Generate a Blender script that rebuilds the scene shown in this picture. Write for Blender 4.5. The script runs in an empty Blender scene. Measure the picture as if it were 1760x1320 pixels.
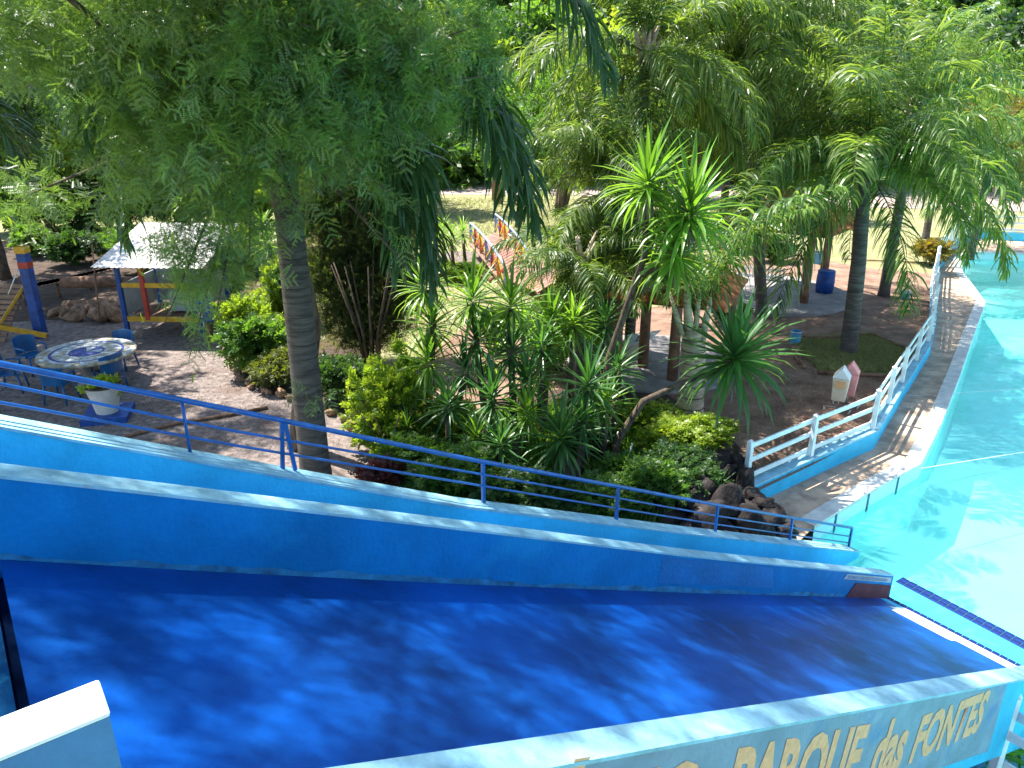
import bpy, bmesh, math, random
import numpy as np
from mathutils import Vector, Matrix
rng = np.random.default_rng(7); random.seed(7)
S = bpy.context.scene; C = S.collection
R_ = math.radians

# ------------------------------------------------------------------ camera, sky, sun, exposure
H = 6.2; PITCH = R_(21.0); F = 1330.0
cd = bpy.data.cameras.new("camera"); cam = bpy.data.objects.new("camera", cd); C.objects.link(cam)
cd.sensor_width = 36; cd.lens = 36 * F / 1760; cd.clip_start = 0.05; cd.clip_end = 2000
cam.location = (0, 0, H); cam.rotation_euler = (math.pi / 2 - PITCH, 0, 0); S.camera = cam
SUN_AZ = R_(-55.0); SUN_EL = R_(61.0)            # azimuth clockwise from +Y
sunv = Vector((math.sin(SUN_AZ) * math.cos(SUN_EL), math.cos(SUN_AZ) * math.cos(SUN_EL), math.sin(SUN_EL)))
W = bpy.data.worlds.new("World"); S.world = W; W.use_nodes = True
nt = W.node_tree; bg = nt.nodes["Background"]
sk = nt.nodes.new("ShaderNodeTexSky"); sk.sky_type = 'NISHITA'; sk.sun_disc = False
sk.sun_elevation = SUN_EL; sk.sun_rotation = SUN_AZ % (2 * math.pi); sk.air_density = 1.0; sk.dust_density = 0.6
nt.links.new(sk.outputs[0], bg.inputs[0]); bg.inputs[1].default_value = 0.125
sd = bpy.data.lights.new("sun", 'SUN'); sd.energy = 5.0; sd.angle = R_(0.7); sd.color = (1.0, 0.95, 0.86)
so = bpy.data.objects.new("sun", sd); C.objects.link(so); so.rotation_euler = sunv.to_track_quat('Z', 'Y').to_euler()
so.location = (0, 0, 30)
S.view_settings.view_transform = 'Standard'; S.view_settings.look = 'None'
S.view_settings.exposure = 1.47; S.view_settings.gamma = 1.0; S.view_settings.use_curve_mapping = False
S.cycles.max_bounces = 8; S.cycles.transparent_max_bounces = 12

# ------------------------------------------------------------------ where a line of sight meets a plane
CP = Vector((0, 0, H)); FW = Vector((0, math.cos(PITCH), -math.sin(PITCH))); UP = Vector((0, math.sin(PITCH), math.cos(PITCH)))
def ray(u, v): return FW + Vector((1, 0, 0)) * ((u - 880) / F) - UP * ((v - 660) / F)
def at(u, v, z=0.0):
    d = ray(u, v); t = (z - H) / d.z; return CP + d * t
def dp(u, v, Y):
    d = ray(u, v); return CP + d * (Y / d.y)

# ------------------------------------------------------------------ materials
def N(m, t, **k):
    n = m.node_tree.nodes.new(t)
    for a, b in k.items(): setattr(n, a, b)
    return n
def mat(name, col, rough=0.6, var=0.12, scale=6.0, bump=0.0, bscale=40.0, col2=None, spec=0.4, metal=0.0, stretch=None, coat=0.0, dirt_or_dapple=None):
    m = bpy.data.materials.new(name); m.use_nodes = True; nt = m.node_tree; b = nt.nodes["Principled BSDF"]
    b.inputs["Roughness"].default_value = rough; b.inputs["Specular IOR Level"].default_value = spec; b.inputs["Metallic"].default_value = metal
    b.inputs["Coat Weight"].default_value = coat; b.inputs["Coat Roughness"].default_value = 0.12
    tc = N(m, "ShaderNodeTexCoord"); src = tc.outputs["Object"]
    if stretch:
        mp = N(m, "ShaderNodeMapping"); mp.inputs["Scale"].default_value = stretch; nt.links.new(src, mp.inputs[0]); src = mp.outputs[0]
    no = N(m, "ShaderNodeTexNoise"); no.inputs["Scale"].default_value = scale; no.inputs["Detail"].default_value = 6; no.inputs["Roughness"].default_value = 0.62
    nt.links.new(src, no.inputs["Vector"])
    cr = N(m, "ShaderNodeValToRGB"); e = cr.color_ramp.elements
    c2 = col2 if col2 else tuple(max(0, c * (1 - 2.2 * var)) for c in col); c1 = col if col2 else tuple(min(1, c * (1 + var)) for c in col)
    e[0].position = 0.35; e[1].position = 0.66; e[0].color = (*c2, 1); e[1].color = (*c1, 1)
    nt.links.new(no.outputs[0], cr.inputs[0]); out = cr.outputs[0]
    if dirt_or_dapple:
        n2 = N(m, "ShaderNodeTexNoise"); n2.inputs["Scale"].default_value = dirt_or_dapple[1]; n2.inputs["Detail"].default_value = 8; nt.links.new(src, n2.inputs["Vector"])
        r2 = N(m, "ShaderNodeValToRGB"); r2.color_ramp.elements[0].position = dirt_or_dapple[2]; r2.color_ramp.elements[1].position = min(1, dirt_or_dapple[2] + 0.12)
        nt.links.new(n2.outputs[0], r2.inputs[0])
        mx = N(m, "ShaderNodeMix", data_type='RGBA'); nt.links.new(r2.outputs[0], mx.inputs["Factor"]); nt.links.new(out, mx.inputs[6]); mx.inputs[7].default_value = (*dirt_or_dapple[0], 1); out = mx.outputs[2]
    nt.links.new(out, b.inputs["Base Color"])
    if bump:
        n3 = N(m, "ShaderNodeTexNoise"); n3.inputs["Scale"].default_value = bscale; n3.inputs["Detail"].default_value = 5; nt.links.new(src, n3.inputs["Vector"])
        bp = N(m, "ShaderNodeBump"); bp.inputs["Strength"].default_value = bump; bp.inputs["Distance"].default_value = 0.02
        nt.links.new(n3.outputs[0], bp.inputs["Height"]); nt.links.new(bp.outputs[0], b.inputs["Normal"])
    return m
def leafmat(name, ca, cb, trans=0.45, rough=0.42, spec=0.5, tcol=None):
    m = bpy.data.materials.new(name); m.use_nodes = True; nt = m.node_tree; b = nt.nodes["Principled BSDF"]
    b.inputs["Roughness"].default_value = rough; b.inputs["Specular IOR Level"].default_value = spec
    a = N(m, "ShaderNodeAttribute", attribute_name="tint"); oi = N(m, "ShaderNodeObjectInfo")
    ad = N(m, "ShaderNodeMath", operation='MULTIPLY_ADD'); nt.links.new(oi.outputs["Random"], ad.inputs[0]); ad.inputs[1].default_value = 0.35
    nt.links.new(a.outputs["Fac"], ad.inputs[2]); sb = N(m, "ShaderNodeMath", operation='SUBTRACT'); nt.links.new(ad.outputs[0], sb.inputs[0]); sb.inputs[1].default_value = 0.17; sb.use_clamp = True
    mx = N(m, "ShaderNodeMix", data_type='RGBA'); nt.links.new(sb.outputs[0], mx.inputs["Factor"]); mx.inputs[6].default_value = (*ca, 1); mx.inputs[7].default_value = (*cb, 1)
    nt.links.new(mx.outputs[2], b.inputs["Base Color"])
    tr = N(m, "ShaderNodeBsdfTranslucent"); m2 = N(m, "ShaderNodeMix", data_type='RGBA', blend_type='MULTIPLY'); m2.inputs["Factor"].default_value = 1
    nt.links.new(mx.outputs[2], m2.inputs[6]); tc = tcol or (2.6, 2.5, 0.9); m2.inputs[7].default_value = (*tc, 1); nt.links.new(m2.outputs[2], tr.inputs[0])
    ms = N(m, "ShaderNodeMixShader"); ms.inputs[0].default_value = trans
    nt.links.new(b.outputs[0], ms.inputs[1]); nt.links.new(tr.outputs[0], ms.inputs[2]); nt.links.new(ms.outputs[0], nt.nodes["Material Output"].inputs[0])
    return m

M = {}
M['slide'] = mat('slide_paint', (0.001, 0.062, 0.31), 0.42, 0.22, 0.9, 0.12, 25, spec=0.2, dirt_or_dapple=((0.004, 0.085, 0.37), 3.0, 0.58))
M['royal'] = mat('royal_blue_paint', (0.002, 0.19, 0.52), 0.6, 0.12, 1.2, 0.25, 30, spec=0.15, dirt_or_dapple=((0.006, 0.24, 0.56), 1.3, 0.54))
M['sky'] = mat('light_blue_paint', (0.05, 0.54, 0.84), 0.65, 0.10, 1.5, 0.3, 30, spec=0.2, dirt_or_dapple=((0.10, 0.52, 0.82), 3.2, 0.62))
M['coping'] = mat('coping_paint', (0.28, 0.54, 0.66), 0.6, 0.15, 4.0, 0.3, 40, dirt_or_dapple=((0.25, 0.36, 0.42), 6.0, 0.64))
M['textwall'] = mat('text_wall_paint', (0.21, 0.30, 0.41), 0.6, 0.12, 2.0, 0.3, 30, dirt_or_dapple=((0.09, 0.21, 0.42), 2.2, 0.56))
M['letter'] = mat('letter_paint', (0.80, 0.43, 0.22), 0.7, 0.08, 20)
M['parapet'] = mat('parapet_paint', (0.06, 0.19, 0.40), 0.6, 0.12, 3.0, 0.3, 30, dirt_or_dapple=((0.10, 0.26, 0.45), 5, 0.6))
M['teal'] = mat('platform_paint', (0.003, 0.075, 0.20), 0.8, 0.2, 3.0, 0.2, 30, spec=0.08, dirt_or_dapple=((0.03, 0.20, 0.30), 6, 0.62))
M['navy'] = mat('navy_paint', (0.002, 0.012, 0.05), 0.9, 0.2, 3.0, spec=0.03)
M['white'] = mat('white_paint', (0.78, 0.80, 0.80), 0.5, 0.06, 5, 0.15, 30, dirt_or_dapple=((0.5, 0.48, 0.42), 9, 0.66))
M['whiteblock'] = mat('white_cap_paint', (0.80, 0.83, 0.84), 0.6, 0.05, 5, 0.2, 40, dirt_or_dapple=((0.45, 0.5, 0.5), 22, 0.74))
M['wornblue'] = mat('worn_blue_paint', (0.02, 0.20, 0.42), 0.6, 0.25, 6)
M['repaint'] = mat('repaint_blue', (0.001, 0.15, 0.46), 0.5, 0.12, 2, 0.25, 30)
M['maroon'] = mat('maroon_paint', (0.12, 0.018, 0.035), 0.8, 0.2, 4)
M['rail'] = mat('rail_blue_enamel', (0.010, 0.105, 0.38), 0.35, 0.15, 8, spec=0.5, dirt_or_dapple=((0.06, 0.16, 0.38), 14, 0.62))
M['tile'] = mat('navy_tile', (0.012, 0.035, 0.20), 0.25, 0.4, 3, spec=0.5)
M['grout'] = mat('grout', (0.30, 0.50, 0.58), 0.8, 0.1, 10)
M['pool'] = mat('pool_paint', (0.58, 0.86, 0.87), 0.6, 0.05, 0.5, dirt_or_dapple=((0.44, 0.80, 0.81), 0.7, 0.56))
M['ledge'] = mat('ledge_paint', (0.10, 0.50, 0.66), 0.6, 0.12, 2.0, dirt_or_dapple=((0.22, 0.62, 0.72), 3, 0.58))
M['deck'] = mat('pool_deck_concrete', (0.60, 0.42, 0.29), 0.85, 0.2, 2.5, 0.5, 60, dirt_or_dapple=((0.36, 0.24, 0.17), 3.5, 0.57))
M['deckedge'] = mat('white_deck_edge', (0.72, 0.70, 0.64), 0.75, 0.1, 5, 0.3, 50)
M['concrete'] = mat('concrete', (0.30, 0.28, 0.28), 0.85, 0.15, 3, 0.4, 50)
M['gravel'] = mat('gravel_path', (0.31, 0.245, 0.22), 0.95, 0.2, 7.0, 1.0, 70, col2=(0.115, 0.095, 0.088), dirt_or_dapple=((0.17, 0.125, 0.105), 1.1, 0.55))
M['soil'] = mat('red_soil', (0.33, 0.215, 0.155), 0.95, 0.2, 2.0, 0.9, 60, col2=(0.17, 0.095, 0.065))
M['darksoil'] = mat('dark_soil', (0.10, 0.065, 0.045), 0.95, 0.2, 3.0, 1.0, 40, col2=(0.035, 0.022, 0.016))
M['lawn'] = mat('lawn', (0.34, 0.32, 0.16), 0.95, 0.2, 1.1, 1.0, 90, col2=(0.20, 0.215, 0.08), dirt_or_dapple=((0.33, 0.27, 0.18), 2.5, 0.56))
M['green_lawn'] = mat('green_lawn', (0.20, 0.27, 0.07), 0.95, 0.2, 2.0, 1.0, 90, col2=(0.13, 0.18, 0.05))
M['road'] = mat('dirt_road', (0.42, 0.33, 0.29), 0.95, 0.12, 1.5, 0.5, 50)
M['bark_palm'] = mat('palm_bark', (0.105, 0.088, 0.080), 0.85, 0.25, 3, 0.6, 12, stretch=(1, 1, 7), dirt_or_dapple=((0.05, 0.04, 0.035), 1.4, 0.60))
M['bark_pale'] = mat('pale_palm_bark', (0.50, 0.40, 0.29), 0.8, 0.2, 3, 0.6, 12, stretch=(1, 1, 6), dirt_or_dapple=((0.18, 0.12, 0.08), 1.6, 0.58))
M['ring'] = mat('palm_ring', (0.055, 0.045, 0.038), 0.9, 0.2, 8)
M['bark'] = mat('bark', (0.12, 0.085, 0.06), 0.9, 0.3, 5, 0.8, 20, stretch=(3, 3, 1))
M['wood'] = mat('weathered_wood', (0.30, 0.18, 0.12), 0.8, 0.25, 4, 0.4, 30, stretch=(1, 8, 8))
M['redwood'] = mat('red_plank', (0.40, 0.20, 0.155), 0.75, 0.2, 4, 0.3, 30)
M['log'] = mat('log_wood', (0.24, 0.13, 0.08), 0.85, 0.25, 5, 0.5, 20)
M['yellow'] = mat('yellow_paint', (0.62, 0.34, 0.02), 0.5, 0.12, 6)
M['red'] = mat('red_paint', (0.45, 0.045, 0.03), 0.5, 0.15, 6)
M['blue'] = mat('blue_paint', (0.012, 0.07, 0.30), 0.5, 0.2, 6, dirt_or_dapple=((0.05, 0.13, 0.3), 9, 0.64))
M['greyblue'] = mat('grey_blue_paint', (0.30, 0.38, 0.50), 0.5, 0.12, 6)
M['plastic'] = mat('blue_plastic', (0.006, 0.10, 0.27), 0.35, 0.1, 4, spec=0.5)
M['tin'] = mat('corrugated_tin', (0.74, 0.72, 0.70), 0.7, 0.15, 6, 0.2, 30, dirt_or_dapple=((0.36, 0.33, 0.31), 9, 0.58))  # darker flecks paint the broken light that speckles the roof into its colour
M['panel'] = mat('painted_board', (0.42, 0.44, 0.46), 0.7, 0.1, 3)
M['terracotta'] = mat('terracotta_tile', (0.58, 0.20, 0.085), 0.8, 0.3, 3, 0.4, 30)
M['rock'] = mat('dark_rock', (0.026, 0.019, 0.018), 0.85, 0.35, 3.0, 1.0, 9, dirt_or_dapple=((0.09, 0.08, 0.078), 4, 0.62))
M['stone'] = mat('border_stone', (0.34, 0.20, 0.12), 0.85, 0.3, 4.0, 0.7, 12)
M['cyancan'] = mat('light_blue_can', (0.10, 0.36, 0.58), 0.5, 0.1, 5)
M['pink'] = mat('pink_plastic', (0.74, 0.30, 0.29), 0.5, 0.1, 5)
M['cream'] = mat('cream_plastic', (0.72, 0.62, 0.48), 0.5, 0.08, 5)
M['black'] = mat('black_print', (0.02, 0.02, 0.02), 0.6, 0.1, 5)
M['steel'] = mat('galvanised_steel', (0.45, 0.45, 0.45), 0.4, 0.1, 5, metal=0.7)
M['terra_pot'] = mat('white_pot_paint', (0.66, 0.60, 0.55), 0.7, 0.08, 5, 0.2, 30)
M['flower'] = mat('red_petal', (0.55, 0.01, 0.03), 0.6, 0.1, 5)
M['mosaic_w'] = mat('white_mosaic', (0.58, 0.60, 0.58), 0.4, 0.25, 9)
M['mosaic_b'] = mat('blue_mosaic', (0.04, 0.07, 0.32), 0.4, 0.25, 9)
M['mosaic_t'] = mat('tan_mosaic', (0.46, 0.40, 0.28), 0.4, 0.25, 9)
M['dead'] = leafmat('dead_leaf', (0.22, 0.17, 0.12), (0.32, 0.26, 0.19), 0.25, tcol=(1.2, 1.1, 0.9))
M['feather'] = leafmat('feathery_leaf', (0.024, 0.080, 0.036), (0.17, 0.28, 0.070), 0.43, 0.36, 0.8, tcol=(2.3, 2.15, 0.85))
M['palm'] = leafmat('palm_leaflet', (0.028, 0.075, 0.018), (0.17, 0.235, 0.060), 0.44, 0.38, 0.45)
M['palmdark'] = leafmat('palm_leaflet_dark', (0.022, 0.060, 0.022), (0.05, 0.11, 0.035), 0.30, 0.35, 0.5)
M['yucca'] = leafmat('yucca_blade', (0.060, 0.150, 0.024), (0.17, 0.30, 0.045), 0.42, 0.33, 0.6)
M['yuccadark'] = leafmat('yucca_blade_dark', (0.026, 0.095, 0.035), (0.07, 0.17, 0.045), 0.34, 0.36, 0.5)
M['bright'] = leafmat('bright_leaf', (0.095, 0.175, 0.022), (0.24, 0.31, 0.040), 0.45, 0.42)
M['mid'] = leafmat('mid_leaf', (0.040, 0.105, 0.022), (0.10, 0.19, 0.035), 0.45, 0.45)
M['deep'] = leafmat('deep_leaf', (0.022, 0.06, 0.018), (0.05, 0.11, 0.028), 0.38, 0.45)
M['olive'] = leafmat('olive_leaf', (0.060, 0.085, 0.020), (0.13, 0.15, 0.030), 0.42, 0.5)
M['rust'] = leafmat('rusty_leaf', (0.11, 0.11, 0.022), (0.26, 0.17, 0.030), 0.42, 0.5)
M['thuja'] = leafmat('thuja_needle', (0.030, 0.060, 0.016), (0.070, 0.090, 0.022), 0.40, 0.6)
M['grass'] = leafmat('grass_blade', (0.16, 0.20, 0.07), (0.33, 0.31, 0.14), 0.3, 0.5, tcol=(1.6, 1.6, .9))
M['redleaf'] = leafmat('red_leaf', (0.05, 0.012, 0.012), (0.12, 0.03, 0.02), 0.3, tcol=(1.8, 1.0, 0.8))

# ------------------------------------------------------------------ mesh helpers
def link(name, me, m, parent=None):
    o = bpy.data.objects.new(name, me); C.objects.link(o)
    if m is not None and not me.materials: me.materials.append(m)
    if parent is not None: o.parent = parent
    return o
def npmesh(name, V, Fq, tint=None, smooth=False):
    V = np.asarray(V, dtype=np.float32); Fq = np.asarray(Fq, dtype=np.int32); n, k = Fq.shape
    me = bpy.data.meshes.new(name); me.vertices.add(len(V)); me.vertices.foreach_set("co", V.ravel())
    me.loops.add(n * k); me.loops.foreach_set("vertex_index", Fq.ravel())
    me.polygons.add(n); me.polygons.foreach_set("loop_start", np.arange(0, n * k, k, dtype=np.int32))
    me.polygons.foreach_set("loop_total", np.full(n, k, dtype=np.int32))
    if smooth: me.polygons.foreach_set("use_smooth", np.ones(n, dtype=bool))
    me.update(calc_edges=True)
    if tint is not None:
        a = me.attributes.new("tint", 'FLOAT', 'FACE'); a.data.foreach_set("value", np.asarray(tint, dtype=np.float32))
    return me
class MB:
    """collects boxes, bars and tubes, in world coordinates"""
    def __init__(s): s.v = []; s.f = []; s.sm = []
    def add(s, vs, fs, sm=False):
        b = len(s.v); s.v += [tuple(v) for v in vs]; s.f += [tuple(i + b for i in f) for f in fs]; s.sm += [sm] * len(fs); return s
    def hexa(s, p):     # 8 corners: 0-3 bottom ring, 4-7 top ring
        return s.add(p, [(3, 2, 1, 0), (4, 5, 6, 7), (0, 1, 5, 4), (1, 2, 6, 5), (2, 3, 7, 6), (3, 0, 4, 7)])
    def box(s, c, sz, rz=0.0):
        c = Vector(c); a, b, h = sz[0] / 2, sz[1] / 2, sz[2] / 2; r = Matrix.Rotation(rz, 3, 'Z')
        return s.hexa([c + r @ Vector(q) for q in [(-a, -b, -h), (a, -b, -h), (a, b, -h), (-a, b, -h), (-a, -b, h), (a, -b, h), (a, b, h), (-a, b, h)]])
    def bar(s, p, q, w, h, up=(0, 0, 1)):
        p = Vector(p); q = Vector(q); d = (q - p).normalized(); x = d.cross(Vector(up))
        x = x.normalized() if x.length > 1e-4 else Vector((1, 0, 0)); y = x.cross(d).normalized()
        x = x * w / 2; y = y * h / 2
        return s.hexa([p - x - y, p + x - y, q + x - y, q - x - y, p - x + y, p + x + y, q + x + y, q - x + y])
    def tube(s, pts, rad, n=8, cap=True):
        pts = [Vector(p) for p in pts]; rad = [rad] * len(pts) if isinstance(rad, (int, float)) else rad
        vs = []; ref = None
        for i, p in enumerate(pts):
            d = (pts[min(i + 1, len(pts) - 1)] - pts[max(i - 1, 0)]).normalized()
            if ref is None: ref = d.orthogonal().normalized()
            ref = (ref - d * ref.dot(d)).normalized(); b = d.cross(ref)
            vs += [p + (ref * math.cos(2 * math.pi * k / n) + b * math.sin(2 * math.pi * k / n)) * rad[i] for k in range(n)]
        fs = [(i * n + k, i * n + (k + 1) % n, (i + 1) * n + (k + 1) % n, (i + 1) * n + k) for i in range(len(pts) - 1) for k in range(n)]
        s.add(vs, fs, True)
        if cap:
            b = len(s.v) - len(vs); s.f += [tuple(b + k for k in range(n))[::-1], tuple(b + (len(pts) - 1) * n + k for k in range(n))]; s.sm += [False, False]
        return s
    def prism(s, poly, z0, z1):
        n = len(poly); vs = [(p[0], p[1], z0) for p in poly] + [(p[0], p[1], z1) for p in poly]
        fs = [tuple(range(n))[::-1], tuple(range(n, 2 * n))] + [(k, (k + 1) % n, n + (k + 1) % n, n + k) for k in range(n)]
        return s.add(vs, fs)
    def mesh(s, name, off=Vector()):
        me = bpy.data.meshes.new(name); me.from_pydata([Vector(v) - off for v in s.v], [], s.f)
        me.polygons.foreach_set("use_smooth", s.sm); me.update()
        bm = bmesh.new(); bm.from_mesh(me); bmesh.ops.recalc_face_normals(bm, faces=bm.faces); bm.to_mesh(me); bm.free()
        return me
    def build(s, name, m, parent=None, bevel=0.0):
        off = Vector(parent.matrix_basis.translation) if parent is not None and parent.parent is None else (Vector(parent.parent.matrix_basis.translation) if parent is not None else Vector())
        o = link(name, s.mesh(name, off), m, parent)
        if bevel:
            b = o.modifiers.new("bevel", 'BEVEL'); b.width = bevel; b.segments = 2; b.limit_method = 'ANGLE'
        return o
def thing(name, label, cat, loc=(0, 0, 0), group=None, rz=0.0):
    o = bpy.data.objects.new(name, None); C.objects.link(o); o.empty_display_size = 0.2
    o.location = loc; o.rotation_euler = (0, 0, rz); o['label'] = label; o['category'] = cat
    if group: o['group'] = group
    return o
def tag(o, label, cat, group=None):
    o['label'] = label; o['category'] = cat
    if group: o['group'] = group
    return o
def struct(o): o['kind'] = 'structure'; return o
def stuff(o): o['kind'] = 'stuff'; return o
def dup(root, loc, rz=0.0, label=None, sc=1.0):
    r = root.copy(); C.objects.link(r); r.location = loc; r.rotation_euler = (0, 0, rz); r.scale = (sc, sc, sc)
    if label: r['label'] = label
    for ch in list(root.children):
        c = ch.copy(); C.objects.link(c); c.parent = r
        for g in ch.children:
            d = g.copy(); C.objects.link(d); d.parent = c
    return r
def sheet(name, pts, z, m, thick=None):
    b = MB()
    if thick: b.prism([(p[0], p[1]) for p in pts], z - thick, z)
    else: b.add([(p[0], p[1], z) for p in pts], [tuple(range(len(pts)))])
    o = b.build(name, m)
    if not thick and o.data.polygons[0].normal.z < 0: o.data.flip_normals()
    return struct(o)
def px_sheet(name, px, z, m, thick=None): return sheet(name, [at(u, v, z) for u, v in px], z, m, thick)

# scatter a template over many places -> one mesh
def scatter(tV, tF, pos, dirs, sc, roll=None, tt=None, tint=None, rg=rng):
    n = len(pos); d = dirs / np.linalg.norm(dirs, axis=1, keepdims=True)
    upv = np.tile(np.array([0., 0., 1.]), (n, 1)); upv[np.abs(d[:, 2]) > 0.95] = (1, 0, 0)
    x = np.cross(d, upv); x /= np.linalg.norm(x, axis=1, keepdims=True); z = np.cross(x, d)
    if roll is None: roll = rg.normal(0, 0.5, n)
    c, s = np.cos(roll)[:, None], np.sin(roll)[:, None]; x2 = x * c + z * s; z2 = -x * s + z * c
    V = (tV[None, :, 0:1] * x2[:, None, :] + tV[None, :, 1:2] * d[:, None, :] + tV[None, :, 2:3] * z2[:, None, :]) * np.asarray(sc).reshape(-1, 1, 1) + pos[:, None, :]
    k = len(tV); Fa = (tF[None] + (np.arange(n) * k)[:, None, None]).reshape(-1, tF.shape[1])
    b = rg.random(n) if tint is None else tint
    T = np.clip(b[:, None] * 0.75 + rg.random((n, len(tF))) * 0.25, 0, 1).ravel()
    return V.reshape(-1, 3), Fa, T
# templates run along +Y, flat in XY, up +Z
def tpl_bipinnate(pairs=6, lets=7, seed=0):
    rr = np.random.default_rng(seed); V = []; Fc = []
    def tri(a, b, c): V.extend([a, b, c]); Fc.append((len(V) - 3, len(V) - 2, len(V) - 1))
    bend = rr.uniform(.1, .4); side = rr.uniform(-.15, .15)
    cv = lambda y: np.array([side * y * y, y, -bend * y * y])
    tri(cv(0) - [.008, 0, 0], cv(0) + [.008, 0, 0], cv(1))
    for i in range(pairs):
        y = 0.16 + 0.80 * i / (pairs - 1)
        for sg in (-1, 1):
            if rr.random() < .12: continue
            L = (0.44 * math.sin(math.pi * (0.25 + 0.62 * (i + 0.5) / pairs)) + 0.04) * rr.uniform(.75, 1.1)
            ax = np.array([sg * rr.uniform(.7, .95), rr.uniform(.35, .8), rr.uniform(-.55, .15)]); ax /= np.linalg.norm(ax); pr = np.cross(ax, [0, 0, 1.]); pr = pr / np.linalg.norm(pr) + np.array([0, 0, rr.uniform(-.4, .4)])
            o = cv(y + rr.uniform(-.03, .03)); tri(o, o + [0, .012, 0], o + ax * L)
            for j in range(lets):
                q = o + ax * L * (j + 0.7) / lets; l = 0.060 * (1 - 0.3 * j / lets); w = ax * L / lets * 0.33
                for s2 in (-1, 1): tri(q - w, q + w, q + pr * s2 * l + ax * 0.02)
    return np.array(V), np.array(Fc)
def spray_cloud(bl, per, size, rg, tpls, leaves=7, gap=.5):
    """leaves grouped in sprays at twig ends, with gaps between the sprays"""
    P = []; D = []
    for (cx, cy, cz, rx, ry, rz) in bl:
        n = max(3, int(per * (rx * ry + ry * rz + rx * rz) * 4.2 / 3 / leaves))
        u = rg.normal(size=(n, 3)); u /= np.linalg.norm(u, axis=1, keepdims=True); rr = rg.random(n) ** .4
        c = u * rr[:, None] * np.array([rx, ry, rz]) + np.array([cx, cy, cz])
        f = np.sin(c[:, 0] * 3.7 + 1.3) * np.sin(c[:, 1] * 3.3 + 0.4) * np.sin(c[:, 2] * 4.1) + .5 * np.sin(c[:, 0] * 7.1 + c[:, 2] * 6.3)
        k = f > -1.2 + gap; c = c[k]; u = u[k]
        ax = u * .7 + rg.normal(0, .5, u.shape); ax[:, 2] -= .15; ax /= np.linalg.norm(ax, axis=1, keepdims=True)
        for q in range(leaves):
            P.append(c + ax * (.09 * (q - leaves / 2)) + rg.normal(0, .02, c.shape)); d = ax * .8 + rg.normal(0, .65, c.shape); d[:, 2] -= .12; D.append(d)
    P = np.concatenate(P); D = np.concatenate(D); n = len(P); out = []; base = 0; idx = rg.integers(0, len(tpls), n)
    for t in range(len(tpls)):
        k = idx == t; V, Fc, T = scatter(tpls[t][0], tpls[t][1], P[k], D[k], size * rg.uniform(.65, 1.3, k.sum()), rg.normal(0, .9, k.sum()), rg=rg); out.append((V, Fc + base, T)); base += len(V)
    return [np.concatenate([o[i] for o in out]) for i in range(3)]
def tpl_sprig(nl=12, ls=0.30, w=0.36, fold=0.25, spread=0.9, seed=1, droop=0.2):
    r = np.random.default_rng(seed); V = []; Fc = []
    for i in range(nl):
        y = (i + 0.5) / nl; a = i * 2.4 + r.normal(0, 0.3); el = r.normal(0.15, 0.35)
        d = np.array([math.cos(a) * spread, 0.55 + 0.4 * y, math.sin(a) * spread * 0.8 + el * 0.3 - droop]); d /= np.linalg.norm(d)
        sd = np.cross(d, [0, 0, 1.0]) + r.normal(0, 0.25, 3); sd -= d * sd.dot(d); sd /= np.linalg.norm(sd); n = np.cross(sd, d)
        L = ls * r.uniform(0.75, 1.2); o = np.array([0, y, 0])
        b = len(V); V += [o, o + d * L * 0.45 + sd * L * w / 2 + n * L * fold * 0.2, o + d * L, o + d * L * 0.45 - sd * L * w / 2 + n * L * fold * 0.2]
        Fc.append((b, b + 1, b + 2, b + 3))
    return np.array(V), np.array(Fc)
SP_BROAD = tpl_sprig(12, 0.42, 0.55, seed=1); SP_MED = tpl_sprig(14, 0.34, 0.42, seed=2); SP_FINE = tpl_sprig(20, 0.22, 0.22, seed=3, spread=0.6)
SP_BIG = tpl_sprig(8, 0.62, 0.62, seed=4); BIPS = [tpl_bipinnate(6, 7, q) for q in range(5)]; BIP = BIPS[0]
def blobs_cloud(bl, per_m2, tpl, size, rg, out=0.5, droop=0.3, holes=0.35, jitter=0.35):
    P = []; D = []
    for (cx, cy, cz, rx, ry, rz) in bl:
        n = int(per_m2 * (rx * ry + ry * rz + rx * rz) * 4.2 / 3)
        u = rg.normal(size=(n, 3)); u /= np.linalg.norm(u, axis=1, keepdims=True); r = rg.random(n) ** 0.45
        r *= 1 + 0.22 * np.sin(u[:, 0] * 5 + cx * 3) * np.cos(u[:, 1] * 6 + cz * 2 + cy)
        p = u * r[:, None] * np.array([rx, ry, rz]) + np.array([cx, cy, cz])
        d = u * np.array([1 / rx, 1 / ry, 1 / rz]); d /= np.linalg.norm(d, axis=1, keepdims=True)
        d = d * out + rg.normal(0, jitter, (n, 3)); d[:, 2] -= droop
        f = np.sin(p[:, 0] * 2.7 + 1.3) * np.sin(p[:, 1] * 2.3 + 0.4) * np.sin(p[:, 2] * 3.1) + 0.5 * np.sin(p[:, 0] * 6.1 + p[:, 2] * 5.3)
        k = f > -1.2 + holes * 1.3 - 0.4 * rg.random(n); P.append(p[k]); D.append(d[k])
    P = np.concatenate(P); D = np.concatenate(D); n = len(P)
    return scatter(tpl[0], tpl[1], P, D, size * rg.uniform(0.7, 1.25, n), rg.normal(0, 0.8, n), rg=rg)

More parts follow.
